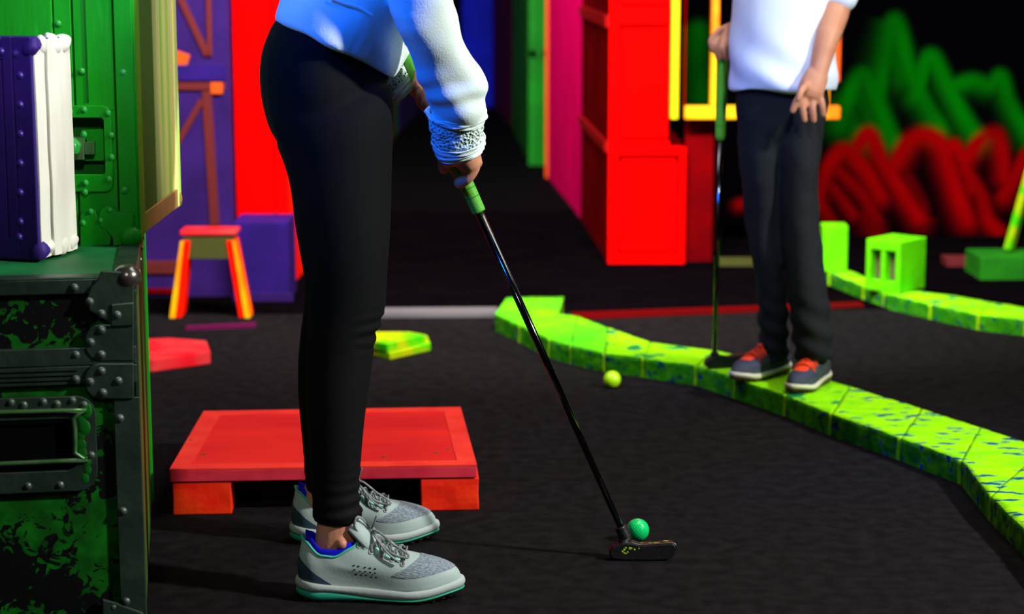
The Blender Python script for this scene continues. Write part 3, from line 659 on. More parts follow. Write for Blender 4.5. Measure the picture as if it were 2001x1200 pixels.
    obj('dish_back', plate(rrect(-.53, xr_-.03, zb_+.034, zt_-.036, .018), .001, .0045), M['darkslot'], t)
    hx, hz = f(143, 800); _, hz2 = f(143, 898)
    hh = tube([(-.5, -.008, hz), (hx-.012, -.008, hz), (hx, -.008, hz-.012), (hx, -.008, hz2+.012), (hx-.012, -.008, hz2), (-.5, -.008, hz2)], .004, 8, n=3)
    obj('handle', hh, M['latch'], t, smooth=True)
    gx = f(150, 800)[0]
    for i in range(9):
        obj('paint_drip', sphere((xr_-.016+random.uniform(-.008, .006), -.0055, zb_+.02+i*.0135), random.uniform(.006, .011), sz=(1, .18, 1.3), seg=10), M['casegreendark'], t, smooth=True)
    for px, py in ((22, 785), (47, 790), (85, 784), (112, 788), (142, 781), (165, 790), (55, 948), (118, 946), (179, 888), (146, 561), (176, 588), (199, 611), (230, 613), (199, 643), (178, 667), (199, 691), (149, 692), (149, 740), (177, 744), (232, 742), (202, 765), (199, 723), (235, 816), (241, 997), (247, 1173), (222, 1184)):
        x, z = f(px, py); rivet(t, (x, -.0085 if 165 < px < 240 and 580 < py < 780 else -.005, z), 'rivet')
    rivet(t, (f(230, 613)[0], -.012, f(230, 613)[1]), 'rivet')
    for i in range(6): rivet(t, (.004, .03+.13*i, LZ-.016), 'rivet', .004, 'x')
lower_case()
UC = Vector((-.634, 3.437, LZ+.003))
def upper_case():
    t = thing('tall_green_case', 'tall bright green riveted case standing on the big black road case', 'case', UC, 0)
    f = frontmap(UC, 0); W_ = .9; H_ = 1.0; Dp = .43
    z0 = .012
    x1 = f(150, 300)[0]; xg = f(106, 100)[0]; x3 = f(229, 300)[0]
    # recess opening kept free around the latch
    xa, za = f(222, 360); xb, zb = f(70, 206)
    ox0, oz0 = f(120, 340); ox1, oz1 = f(203, 230)
    obj('body', bx(-W_, 0, .03, Dp, z0, H_), M['casegreen'], t)
    bm = bmesh.new(); bx(-W_, xg-.001, -.004, .03, z0, H_, bm); obj('front_panel', bm, M['casegreen'], t, bevel=.002)
    obj('front_panel', bx(xg+.001, x1-.0015, 0, .03, z0, oz0-.012), M['casegreen'], t, bevel=.0015)
    obj('front_panel', bx(xg+.001, x1-.0015, 0, .03, oz1+.012, H_), M['casegreen'], t, bevel=.0015)
    obj('front_panel', bx(x1+.0015, x3-.0015, 0, .03, z0, oz0-.012), M['casegreen'], t, bevel=.0015)
    obj('front_panel', bx(x1+.0015, x3-.0015, 0, .03, oz1+.012, H_), M['casegreen'], t, bevel=.0015)
    obj('front_panel', bx(ox1+.004, x3-.0015, 0, .03, oz0-.012, oz1+.012), M['casegreen'], t)
    obj('corner_trim', bx(x3+.0015, .002, -.003, .03, z0, H_), M['casegreen'], t, bevel=.002)
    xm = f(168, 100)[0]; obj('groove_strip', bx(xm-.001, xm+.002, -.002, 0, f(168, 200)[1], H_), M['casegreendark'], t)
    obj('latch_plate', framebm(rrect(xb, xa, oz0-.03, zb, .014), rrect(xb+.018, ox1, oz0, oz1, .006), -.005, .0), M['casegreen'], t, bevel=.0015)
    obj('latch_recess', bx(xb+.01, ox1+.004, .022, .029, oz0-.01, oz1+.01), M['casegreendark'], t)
    lx, lz = f(143, 285)
    def pl(pts, y0, y1, m, n_='latch'): return obj(n_, plate([f(*p) for p in pts], y0, y1), M[m], t, bevel=.001)
    pl([(156, 255), (200, 254), (200, 316), (156, 316)], .012, .022, 'casegreen', 'latch_base')
    pl([(140, 268), (165, 268), (165, 312), (140, 312)], -.006, .012, 'latch'); pl([(165, 278), (184, 276), (184, 302), (165, 302)], -.002, .012, 'latch', 'latch_hook')
    pl([(118, 246), (127, 245), (136, 258), (146, 266), (150, 290), (146, 308), (134, 318), (128, 330), (118, 328)], -.008, -.003, 'latch', 'latch_wing')
    bm = plate([(lx+.0165*math.cos(PI/3*i+.2), lz+.0165*math.sin(PI/3*i+.2)) for i in range(6)], -.022, -.006); obj('hex_bolt', bm, M['greenrivet'], t, bevel=.003)
    obj('bolt_cap', sphere((lx, -.022, lz), .011, sz=(1, .35, 1)), M['greenrivet'], t, smooth=True)
    # lower brackets
    def lobes(cx, cy, r, a0, a1): return [(cx+r*math.cos(math.radians(a)), cy-r*math.sin(math.radians(a))) for a in range(a0, a1+1, 15)]
    pl([(158, 482), (158, 420)]+lobes(176, 425, 17, 45, 150)[::-1]+[(192, 425), (205, 445), (218, 462), (216, 478)], -.006, 0, 'casegreen', 'corner_bracket')
    pl([(262, 478), (262, 418), (228, 412)]+lobes(212, 418, 16, 60, 180)+[(192, 430), (198, 442), (212, 452), (222, 465), (222, 479)], -.007, -.001, 'casegreen', 'corner_bracket')
    cx, cz = f(259, 463); obj('corner_ball', sphere((cx-.004, .004, cz), .021), M['casegreen'], t, smooth=True)
    for px, py in ((114, 46), (160, 139), (241, 142), (165, 214), (212, 221), (138, 218), (218, 264), (219, 307), (214, 350), (168, 357), (128, 357), (167, 375), (178, 413), (163, 435), (198, 430), (216, 410), (244, 371), (129, 419), (165, 262)):
        x, z = f(px, py); rivet(t, (x, -.0055 if 200 < py < 440 else -.0025, z), 'greenrivet', .0046)
    # right flank
    obj('side_panel', bx(-.001, .003, .055, Dp-.035, z0+.035, H_), M['streak'], t, bevel=.001)
    obj('side_trim', bx(-.002, .006, Dp-.035, Dp, z0, H_), M['streak'], t, bevel=.003); obj('side_trim', bx(-.002, .005, .0, .05, z0, H_), M['casegreen'], t, bevel=.002)
    obj('side_trim', bx(-.002, .005, .05, Dp-.035, z0, z0+.035), M['peach'], t, bevel=.002)
    obj('corner_ball', sphere((.0, Dp-.014, z0+.014), .016, sz=(.6, 1, 1)), M['peach'], t, smooth=True)
    obj('foot', bx(-.1, -.08, .02, .05, 0, z0+.002), M['worn'], t); obj('foot', bx(-.8, -.76, .05, .1, 0, z0+.002), M['worn'], t); obj('foot', bx(-.4, -.36, .3, .35, 0, z0+.002), M['worn'], t)
upper_case()
def small_case():
    A = F(79, 509, LZ+.003); rz = math.radians(-16)
    t = thing('small_purple_case', 'small purple case with a chipped white side on top of the road case', 'case', A, rz)
    f = frontmap(A, rz); D_ = .118; H_ = f(75, 72)[1]; W_ = .35
    obj('body', bx(-W_, -.002, .004, D_-.004, .004, H_-.004), M['casepurple'], t)
    obj('front_panel', bx(-W_, -.055, -.001, .004, .03, H_-.035), M['casepurple'], t, bevel=.001)
    for x0, x1 in ((-.052, -.034), (-.033, .0)): obj('corner_trim', bx(x0, x1, -.004, .004, .0, H_), M['casepurple'], t, bevel=.002)
    obj('edge_trim', bx(-W_, 0, -.003, .004, H_-.036, H_-.004), M['casepurple'], t, bevel=.002); obj('edge_trim', bx(-W_, 0, -.003, .004, .0, .034), M['casepurple'], t, bevel=.002)
    for y0, y1, d in ((.002, .034, .003), (.037, .076, .007), (.079, D_, .004)):
        bm = bx(-.004, d, y0, y1, .002, H_-.006); bmesh.ops.subdivide_edges(bm, edges=bm.edges[:], cuts=5, use_grid_fill=True)
        for v in bm.verts: v.co += Vector(noise.noise_vector(v.co*30))*.0016
        obj('side_slat', bm, M['casewhite'], t, bevel=.001)
    for zc in (.014, H_-.016):
        for y, m, r in ((.006, 'casepurple', .017), (.030, 'casewhite', .016), (.070, 'casewhite', .019), (D_-.012, 'casewhite', .016)):
            bm = sphere((-.004, y, zc), r, seg=16, sz=(.8, .95, 1.0))
            for v in bm.verts:
                v.co += Vector(noise.noise_vector(v.co*45))*.007; v.co.z = max(v.co.z, .001)
            obj('corner_cap', bm, M[m], t, smooth=True)
    for i in range(6):
        x, z = f(42, 147+i*57); rivet(t, (x, -.004, z), 'purplerivet')
    for px, py in ((5, 100), (33, 105), (40, 462)): x, z = f(px, py); rivet(t, (x, -.004, z), 'purplerivet')
small_case()

# ================================================================== BALLS
def ball(c, r, m, name, label):
    bm = bmesh.new(); bmesh.ops.create_icosphere(bm, subdivisions=6, radius=r)
    N = 330; kd = kdtree.KDTree(N)
    for i in range(N):
        z = 1-2*(i+.5)/N; a = i*2.399963; s = math.sqrt(1-z*z); kd.insert((s*math.cos(a), s*math.sin(a), z), i)
    kd.balance(); rd = .1
    for v in bm.verts:
        n_ = v.co.normalized(); d = kd.find(n_)[2]
        if d < rd: v.co -= n_*(r*.012*(1-(d/rd)**2))
    o = obj(name, bm, M[m], smooth=True); o.location = c; tag(o, label, 'golf ball'); return o
R_ = .0213
a = F(1246, 1059); ball((a.x, a.y+.004, R_), R_, 'ballgreen', 'golf_ball', 'glossy green golf ball touching the putter head on the floor')
a = F(1196, 758); ball((a.x, a.y, R_), R_, 'ballyellow', 'golf_ball', 'yellow green golf ball lying alone near the lime kerb')

# ================================================================== PUTTERS
SH0 = P(1217, 1040, 3.53); SH1 = P(803, 118, 3.50)
def putter(name, lo, hi, grip_end, headc, label, flecks=True, yaw=0.0, sc_=1.0):
    t = thing(name, label, 'putter', (lo.x, lo.y, 0 if flecks else KH))
    o = t.location
    d = hi-lo; g0 = lo+d*grip_end
    obj('shaft', tube([lo-o, g0-o+d*.01], [.0056, .0074], 16, n=1, roundend=False), M['steel'], t, smooth=True)
    gp = obj('grip', tube([g0-o, g0-o+d.normalized()*.03, hi-o], [.0118, .0125, .0145], 20, n=3), M['grip'], t, smooth=True)
    for k in (.028, .045):
        c = g0-o+d.normalized()*k; u = d.normalized(); bm = tube([c-u*.0006, c+u*.0006], .01275, 20, n=1, roundend=False); obj('ring', bm, M['green'], gp)
    # blade head
    base = headc-o; hm = []
    prof = [(-.024, .010), (-.019, .003), (-.004, .0005), (.05, 0), (.078, .0015), (.092, .010), (.096, .024), (.092, .031), (.086, .0325), (.03, .0295), (.018, .033), (.0, .034), (-.018, .026), (-.025, .018)]
    bm = plate([(x*sc_, z*sc_) for x, z in prof], -.012, .012)
    bmesh.ops.rotate(bm, verts=bm.verts[:], cent=(0, 0, 0), matrix=Matrix.Rotation(yaw, 3, 'Z')); bmesh.ops.translate(bm, verts=bm.verts[:], vec=base)
    hd = obj('head', bm, M['head'], t, bevel=.003)
    u = d.normalized(); obj('hosel', tube([lo-o-u*.012+Vector((0, 0, 0)), lo-o+u*.012], [.0115, .0105], 16, n=1, roundend=False), M['head'], t, smooth=False, bevel=.002)
    obj('neck', tube([lo-o-u*.014, (lo-o-u*.014)*.4+(base+Vector((.0, 0, .026)))*.6, base+Vector((.012, 0, .02))], [.010, .011, .009], 14), M['head'], t, smooth=True)
    if flecks:
        for i in range(16):
            x = random.choice((random.uniform(.028, .08), random.uniform(-.002, .03))); z = .0325-.0000 if x > .03 else None
            if x > .03:
                p = base+Vector((x, random.uniform(-.006, .006), .0305+(x-.03)*.05)); s = (random.uniform(1, 3), .8, .12)
            else: p = base+Vector((x, -.0122, random.uniform(.012, .028))); s = (1, .15, 1)
            obj('paint_fleck', sphere(p, random.uniform(.0012, .0028), seg=8, sz=s), M['paintfleck'], hd, smooth=True)
        obj('worn_rim', tube([base+Vector((x, -.0105, z)) for x, z in ((.016, .0332), (.03, .0298), (.06, .0312), (.086, .0327), (.0935, .030), (.0962, .022))], .0011, 6), M['worn'], hd, smooth=True)
    return t
hb_ = F(1218, 1096); 
putter('putter', SH0, SH1, .69, Vector((SH0.x-.0, 3.527, 0.0005)), 'steel putter with lime green grip held by the player in leggings')
b0 = F(1396, 697, KH+.03); b1 = P(1413, 66, 4.90)
putter('putter', b0, b1, .69, Vector((b0.x, b0.y, KH+.0005)), 'blurred green gripped putter resting on the kerb by the standing player', False, .3)

# ================================================================== SHOES
def sstep(a, b, x): x = max(0, min(1, (x-a)/(b-a))); return x*x*(3-2*x)
def interp(tab, x):
    for (a, va), (b, vb) in zip(tab, tab[1:]):
        if x <= b: return va+(vb-va)*sstep(a, b, x)*0.5+(vb-va)*.5*max(0, min(1, (x-a)/(b-a)))
    return tab[-1][1]
def make_shoe(par, loc, rz, L=.275, cols=None, full=True, nearsgn=-1, label=None):
    k = L/.275; cols = cols or {}
    g = lambda n_, d: M[cols.get(n_, d)]
    T = Matrix.Translation(loc) @ Matrix.Rotation(rz, 4, 'Z') @ Matrix.Scale(k, 4)
    def w_(u):
        b = .031+.0145*math.exp(-((u-.72)/.22)**2)+.002*math.exp(-((u-.12)/.12)**2)
        c1 = math.sqrt(max(0, 1-(1-min(u/.14, 1))**2)); c2 = math.sqrt(max(0, 1-(1-min((1-u)/.24, 1))**2)); return b*c1*c2
    def spring(x): return .012*sstep(.19, .28, x)+.004*sstep(.04, 0, x)
    def foot(ph, grow=0.0):
        u = (1-math.cos(ph))/2; s = 1 if math.sin(ph) >= 0 else -1; x = u*.273+.001
        cy = .004*sstep(.1, .27, x)*(-nearsgn)
        return Vector((x+(-grow if u < .5 else grow)*abs(math.cos(ph))**2, s*(w_(u)+grow*min(1, abs(math.sin(ph))*1.5))+cy, 0))
    def S(ph, s):
        a = foot(ph, -.001); a.z = .020+spring(a.x)+.006*sstep(.08, 0, a.x); u = min(ph, 2*PI-ph)/PI; sg = 1 if ph <= PI else -1
        cz = interp([(0, .106), (.16, .098), (.36, .078), (.52, .076), (.7, .090), (.85, .102), (1, .108)], u)
        c = Vector((.062-.050*math.cos(u*PI)-.004*sstep(.2, 0, u), sg*.029*abs(math.sin(u*PI))**.75, cz))
        kf = sstep(.45, .95, u)
        P1 = a+Vector((0, 0, .040+.006*kf))+Vector((.0-.002*(1-kf), 0, 0))
        if u < .3: P1.x -= .004
        side = Vector((c.x+(a.x-c.x)*.25, c.y+sg*.010*(1-u*.3), c.z-.028))
        fr_ = Vector((.176+.01*(u-.8), a.y*.55+c.y*.3, .062))
        P2 = side.lerp(fr_, kf)
        return a*(1-s)**3+P1*(3*s*(1-s)**2)+P2*(3*s*s*(1-s))+c*s**3
    def nrm(ph, s):
        e = 1e-3; d1 = S(ph+e, s)-S(ph-e, s); d2 = S(ph, min(s+e, 1))-S(ph, max(s-e, 0)); n_ = d1.cross(d2).normalized(); ctr = Vector((S(ph, s).x, 0, .03))
        return n_ if n_.dot(S(ph, s)-ctr) > 0 else -n_
    def fin(bm, n_, m, p, **kw):
        bmesh.ops.transform(bm, matrix=T, verts=bm.verts[:]); return obj(n_, bm, m, p, **kw)
    root = bpy.data.objects.new('shoe', None); C.objects.link(root); root.parent = par; root.location = (0, 0, 0); root.empty_display_size = .02
    NP = 72 if full else 40; NS = 20
    up = rings([[S(2*PI*i/NP, s/NS) for i in range(NP)] for s in range(NS+1)], caps=False)
    # inner lining turns down into the shoe
    o = fin(up, 'upper', g('upper', 'shoegrey'), root, smooth=True)
    sd = o.modifiers.new('thick', 'SOLIDIFY'); sd.thickness = .003*k; sd.offset = -1 if True else 1
    def zt(x): return .024+spring(x)+.008*sstep(.09, 0, x)+.003*math.sin(x*22)
    def zm(x): return .009+spring(x)+.010*sstep(.15, .04, x)-.003*sstep(.05, 0, x)
    def band(gr, zf0, zf1, steps=5):
        rs = []
        for j in range(steps+1):
            v = j/steps; r = []
            for i in range(NP):
                q = foot(2*PI*i/NP, gr+.0025*math.sin(v*PI)); q.z = zf0(q.x)*(1-v)+zf1(q.x)*v; r.append(q)
            rs.append(r)
        return rings(rs)
    fin(band(.0035, zm, zt), 'midsole', g('midsole', 'midsole'), root, smooth=True)
    fin(band(.0025, lambda x: .004+spring(x), zm), 'outsole', g('outsole', 'teal'), root, smooth=True)
    bm = bmesh.new()
    for i in range(34):
        ph = 2*PI*(i+.5)/34; q = foot(ph, -.0035); z = spring(q.x); s_ = .0036
        bx(q.x-s_, q.x+s_, q.y-s_, q.y+s_, z*.75, .007+z, bm)
    bx(.03, .09, -.02, .02, 0, .006, bm); bx(.13, .2, -.025, .025, 0, .006, bm)
    fin(bm, 'tread', g('tread', 'lug'), root)
    # collar piping
    cp = [S(2*PI*i/60, 1)+Vector((0, 0, .0005)) for i in range(61)]
    fin(tube(cp, .0022, 8, n=1, roundend=False), 'collar_trim', g('collar', 'mint'), root, smooth=True)
    # lining + tongue
    def patch(fn, na, nb, off=.0009):
        bm = bmesh.new(); V = []
        for j in range(nb+1):
            row = []
            for i in range(na+1):
                ph, s = fn(i/na*2-1, j/nb); row.append(bm.verts.new(S(ph, s)+nrm(ph, s)*off))
            V.append(row)
        for j in range(nb):
            for i in range(na): bm.faces.new((V[j][i], V[j][i+1], V[j+1][i+1], V[j+1][i]))
        return bm
    def toe(a_, b_):
        h = math.sqrt(max(0, 1-abs(a_)**2.6)); lo = .20-.02*a_*a_+.14*(1-h); hi = .56-.16*a_*a_-.06*(1-h); return PI*(1+.40*a_), lo+(hi-lo)*b_
    fin(patch(toe, 40, 12), 'toe_mesh', g('toe', 'shoemesh'), root, smooth=True)
    for sg in (-1, 1):
        def heel(a_, b_, sg=sg):
            u = .03+.30*(a_+1)/2; top = .55*(1-((a_+1)/2)**1.6)+.02; return (sg*PI*u) % (2*PI), b_*top
        fin(patch(heel, 20, 8, .0007), 'heel_panel', g('heel', 'navy'), root, smooth=True)
    tg = bmesh.new(); V = []
    for j in range(13):
        v = j/12; c_ = Vector((.141-.040*v+.002*math.sin(v*PI), 0, .089+.054*v)); row = []
        for i in range(13):
            w_2 = (i/6-1); hw = .013+.012*math.sin(min(v*1.3, 1)*PI*.6)*(1 if v < .85 else 1-(v-.85)*1.2)
            row.append(tg.verts.new(c_+Vector((-.009*w_2**2-(.002*v), w_2*hw, -.014*w_2**2-.006*abs(w_2)**4*v))))
        V.append(row)
    for j in range(12):
        for i in range(12): tg.faces.new((V[j][i], V[j][i+1], V[j+1][i+1], V[j+1][i]))
    ext = bmesh.ops.extrude_face_region(tg, geom=tg.faces[:]); bmesh.ops.translate(tg, vec=Vector((-.004, 0, -.003)), verts=[e for e in ext['geom'] if isinstance(e, bmesh.types.BMVert)])
    fin(tg, 'tongue', g('tongue', 'shoegrey'), root, smooth=True)
    # eyelets and laces
    samp = []
    for i in range(120):
        for s in range(60):
            samp.append((2*PI*i/120, .25+s/60*.75))
    kd = kdtree.KDTree(len(samp))
    for i, (ph, s) in enumerate(samp): kd.insert(S(ph, s), i)
    kd.balance()
    def snap(x, y, z): i = kd.find((x, y, z))[1]; ph, s = samp[i]; return S(ph, s), nrm(ph, s)
    def snapxz(x, z, sg):
        best = (9,)
        for i in range(60):
            for j in range(45):
                ph = PI*(.2+.6*i/59); ph = ph if sg > 0 else 2*PI-ph; s2 = .02+.9*j/44; q = S(ph, s2); d = (q.x-x)**2+(q.z-z)**2
                if d < best[0]: best = (d, ph, s2)
        return S(best[1], best[2]), nrm(best[1], best[2])
    E = {}
    tgt = [(.106, .026, .098), (.126, .025, .086), (.143, .025, .077), (.160, .026, .070), (.178, .028, .062)]
    for sg in (-1, 1):
        for i, (x, y, z) in enumerate(tgt):
            p, n_ = snap(x, sg*y, z); E[sg, i] = (p, n_)
            if full:
                q = n_.to_track_quat('Z', 'Y').to_matrix().to_4x4(); q.translation = p+n_*.0008
                bm = bmesh.new(); ns = 14
                ring = [(q @ Vector((math.cos(a)*.0036, math.sin(a)*.0036, 0))) for a in [2*PI*j/ns for j in range(ns+1)]]
                fin(tube(ring, .0009, 6, n=1, roundend=False), 'eyelet', g('eyelet', 'eyelet'), root, smooth=True)
                bm = bmesh.new(); bmesh.ops.create_circle(bm, cap_ends=True, radius=.003, segments=12, matrix=q); fin(bm, 'eyelet_hole', M['hole'], root)
                if i < 4:
                    xx = (x+tgt[i+1][0])/2; p2, n2 = snap(xx, sg*(y-.004), z-.001)
                    q2 = n2.to_track_quat('Z', 'Y').to_matrix().to_4x4(); q2.translation = p2+n2*.0006
                    bm = sphere((0, 0, 0), .0065, seg=10, sz=(.7, 1.2, .18)); bmesh.ops.transform(bm, matrix=q2, verts=bm.verts[:]); fin(bm, 'overlay', M['mintpale'], root, smooth=True)
    LR_ = .0023 if full else .0055; lm = g('lace', 'lacegrey'); lb = bmesh.new()
    for i in range(5):
        for sg in (-1, 1):
            a_, na = E[sg, i]; b_, nb = E[-sg, min(i+1, 4)] if i < 4 else E[-sg, 4]
            mid = (a_+b_)/2; mp, mn = snap(mid.x+.004, 0, mid.z+.02)
            tube([a_+na*.001, a_.lerp(mp, .35)+(na+mn)*.0035, mp+mn*(.005 if sg > 0 else .0075), b_.lerp(mp, .35)+(nb+mn)*.0035, b_+nb*.001], LR_, 8, lb, n=4, flat=.75)
    fin(lb, 'lace', lm, root, smooth=True)
    kn = Vector((.122, 0, .118)); kn = Vector((.1235, nearsgn*.002, .116))
    if full:
        ns = nearsgn
        loops = [[kn, (.110, ns*.012, .138), (.102, ns*.02, .142), (.098, ns*.022, .128), (.108, ns*.015, .112), kn],
                 [kn, (.137, ns*.013, .116), (.162, ns*.022, .098), (.186, ns*.026, .082), (.183, ns*.031, .077), (.160, ns*.03, .084), (.138, ns*.02, .102), kn],
                 [kn, (.128, ns*.009, .126), (.134, ns*.012, .142)], [kn, (.136, ns*.02, .104), (.154, ns*.033, .085), (.172, ns*.038, .072)]]
        for l_ in loops: fin(tube(l_, .0024, 8, n=5, flat=.7), 'bow_loop', lm, root, smooth=True)
        fin(sphere(kn+Vector((0, 0, .0)), .0065, sz=(1.2, 1, .9)), 'bow_knot', lm, root, smooth=True)
        bm = bmesh.new()
        for r_ in range(3):
            for c_ in range(5):
                x = .098+c_*.0085+r_*.001; z = .064-r_*.0075-c_*.001; p, n_ = snapxz(x, z, nearsgn)
                q = n_.to_track_quat('Z', 'Y').to_matrix().to_4x4(); q.translation = p+n_*.0007
                bmesh.ops.create_circle(bm, cap_ends=True, radius=.0014, segments=8, matrix=q @ Matrix.Diagonal((1.5, 1, 1, 1)))
        fin(bm, 'perforation', M['hole'], root)
    else:
        fin(sphere((.128, 0, .106), .012, sz=(1.6, 1.6, .7)), 'bow_knot', lm, root, smooth=True)
    if not full:
        fin(patch(lambda a_, b_: (PI*(1+.17*a_), .46+.5*b_), 14, 10, .002), 'lace_panel', lm, root, smooth=True)
    if full:      # sock inside the collar
        rs = []
        for j in range(8):
            v = j/7; r = []
            for i in range(48):
                q = S(2*PI*i/48, 1); u = abs(i/24-1); c0 = Vector((.058, 0, 0)); sc2 = .74+.22*min(1, v*1.6)
                r.append(Vector((c0.x+(q.x-c0.x)*sc2*(.96 if u < .5 else .92), q.y*sc2, .045+(q.z+.013*(1-abs(u-.5)*.6)-.022*sstep(.35, 0, u)-.045)*v)))
            rs.append(r)
        o = fin(rings(rs, caps=False), 'sock', M['sock'], par, smooth=True); sm_ = o.modifiers.new('thick', 'SOLIDIFY'); sm_.thickness = .0015
    return root, T

# ================================================================== WOMAN (player in leggings)
YN, YF = 3.325, 3.60
wl = thing('person', 'person in white sweatshirt, black leggings and grey sneakers gripping a putter', 'person', (-.27, 3.47, 0))
def local(me, root):      # meshes are built in world space; shift them under the root
    inv = Matrix.Translation(-root.location); me.transform(inv); return me
W0 = wl.location.copy()
def wobj(name, bm_or_me, m, par, smooth=True, root=None, shift=None):
    sh = -(shift if shift is not None else W0)
    if isinstance(bm_or_me, bmesh.types.BMesh):
        bmesh.ops.translate(bm_or_me, verts=bm_or_me.verts[:], vec=sh); return obj(name, bm_or_me, m, par, smooth)
    bm_or_me.transform(Matrix.Translation(sh)); return link(name, bm_or_me, m, par, smooth)
# leggings
bm = bmesh.new()
pel = [(-20, 575, 760, .12), (20, 556, 752, .135), (50, 533, 750, .145), (105, 513, 752, .155), (160, 511, 758, .17), (215, 519, 760, .17), (260, 534, 760, .165), (300, 556, 758, .15)]
rings(pxrings(pel, 3.475), bm)
nl = [(165, 522, 764, .07, 3.415), (210, 521, 768, .09, 3.395), (260, 536, 769, .092, 3.385), (300, 551, 768, .09, 3.38), (350, 564, 766, .088, 3.375), (430, 577, 763, .08, 3.365), (510, 590, 759, .07, 3.355), (560, 598, 757, .063, 3.35), (600, 602, 754, .06, 3.348), (632, 602, 744, .058, 3.345), (655, 600, 735, .056, 3.342), (700, 598, 729, .056, 3.34), (750, 598, 723, .056, 3.337), (800, 600, 716, .054, 3.335), (870, 604, 708, .048, 3.332), (920, 607, 704, .044, 3.33), (965, 610, 702, .042, 3.328), (1016, 613, 709, .042, YN)]
fl = [(150, 530, 745, .08, 3.54), (260, 538, 752, .09, 3.56), (350, 563, 750, .085, 3.575), (430, 576, 746, .078, 3.585), (510, 589, 742, .068, 3.595), (560, 595, 738, .062, 3.60), (600, 593, 730, .058, 3.605), (650, 587, 715, .056, 3.61), (720, 582, 706, .055, 3.62), (780, 583, 698, .052, 3.625), (850, 590, 691, .047, 3.63), (910, 595, 688, .043, 3.635), (958, 598, 686, .042, 3.64)]
rings(pxrings(nl, YN), bm); rings(pxrings(fl, YF), bm)
me = fuse(bm, .0045, 12)
KZ = P(740, 640, 3.34).z; HZ = P(700, 1015, YN).z; KX = P(735, 640, 3.34).x
def legfold(co):
    d = 0
    fx = sstep(-.275, -.225, co.x)
    a = co.z+.06*co.x+.012*noise.noise(co*14)
    d += .0028*fx*math.exp(-((co.z-KZ+.005)/.028)**2)*math.sin(a*330)
    if co.z < .30:
        k = math.exp(-((co.z-.165)/.045)**2) if co.z > .165 else 1
        d += .0021*k*math.sin(a*300+2*noise.noise(co*11))*(.2+.8*sstep(-.34, -.25, co.x))
        if co.z < HZ+.016: d += .0012
    d += .0022*noise.noise(co*9)
    cz = P(640, 300, 3.3).z
    d += .003*math.exp(-((co.z-cz)/.03)**2)*math.sin((co.z+.5*co.x)*110)*sstep(-.36, -.44, co.x)
    return d
displace(me, legfold)
lg = wobj('leggings', me, M['leggings'], wl)
pts = [P(x, y, Y) for x, y, Y in ((541, 44, 3.475), (540, 70, 3.38), (548, 160, 3.316), (562, 260, 3.31), (578, 340, 3.30))]
# body
bm = bmesh.new()
def Pt(l): return [P(x, y, Y) for x, y, Y in l]
tube(Pt([(640, 120, 3.39), (670, 350, 3.37), (680, 600, 3.345), (660, 800, 3.335), (658, 960, 3.33)]), [.055, .055, .042, .036, .024], 20, bm)
tube(Pt([(630, 150, 3.55), (655, 350, 3.57), (660, 600, 3.60), (642, 800, 3.625), (640, 950, 3.64)]), [.055, .055, .042, .036, .024], 20, bm)
# ankles and feet
for (x0, Y0, pyt, xm) in ((600, 3.32, 1000, 661), (588, 3.64, 945, 636)):
    a = P(xm, pyt, Y0); f0 = F(xm-10, 1170 if Y0 < 3.4 else 1056)
    an = [a+Vector((-.010, 0, .03)), a, Vector((a.x-.004, Y0, .098)), Vector((a.x-.006, Y0, .068)), Vector((a.x-.004, Y0, .05))]
    tube(an, [.018, .0245, .0262, .0255, .022], 20, bm, flat=1.36, side=(0, 1, 0))
    sphere(Vector((a.x+.008, Y0-.026, .098)), .009, bm)
    tube([Vector((a.x-.025, Y0, .050)), Vector((a.x+.02, Y0, .050)), Vector((a.x+.08, Y0, .042)), Vector((a.x+.13, Y0, .036))], [.020, .022, .017, .012], 12, bm)
# trunk, neck, head
tor = [(-450, 905, 985, .06, 3.48), (-400, 850, 1010, .10, 3.48), (-330, 810, 980, .145, 3.48), (-250, 760, 955, .14, 3.48), (-130, 690, 870, .125, 3.48), (0, 600, 765, .12, 3.48), (90, 560, 725, .12, 3.48), (200, 555, 725, .12, 3.48)]
rings(pxrings(tor, 3.48), bm)
hc = P(985, -560, 3.48)
tube([P(935, -440, 3.48), P(965, -510, 3.48)], [.052, .05], 16, bm)
sphere(hc, .088, bm, 24, (1.05, .86, 1.25)); sphere(hc+Vector((.085, 0, -.045)), .03, bm, 12, (1, .8, 1)); 
tube([hc+Vector((.088, 0, .015)), hc+Vector((.108, 0, -.018))], [.009, .013], 10, bm)
for s in (-1, 1):
    sphere(hc+Vector((-.005, s*.078, -.005)), .03, bm, 10, (.6, .25, 1))
tube([hc+Vector((.098, -.02, -.045)), hc+Vector((.104, 0, -.045)), hc+Vector((.098, .02, -.045))], .006, 8, bm)
# arms
SHN = P(880, -330, 3.34); 
arm_n = [P(880, -300, 3.33), P(840, -100, 3.31), P(852, 30, 3.32), P(872, 130, 3.385), P(893, 215, 3.43), P(900, 275, 3.465)]
tube(arm_n, [.040, .034, .030, .028, .026, .025], 16, bm)
arm_f = [P(870, -320, 3.62), P(765, -130, 3.64), P(712, 30, 3.63), P(755, 118, 3.60), P(798, 160, 3.575)]
tube(arm_f, [.040, .034, .030, .026, .021], 16, bm)
# near hand
sd_ = (SH1-SH0).normalized()
def shp(py):      # shaft point by image row
    best = min((SH0.lerp(SH1, t/400) for t in range(401)), key=lambda q: abs(600-FPX*((q-CO).dot(UP))/((q-CO).dot(FW))-py)); return best
hp = bmesh.new()
tube(Pt([(900, 262, 3.462), (905, 292, 3.468), (915, 312, 3.472)]), [.026, .029, .024], 16, hp, flat=1.15, side=(1, 0, 0))
tube(Pt([(888, 285, 3.468), (880, 305, 3.475)]), [.024, .02], 14, hp)
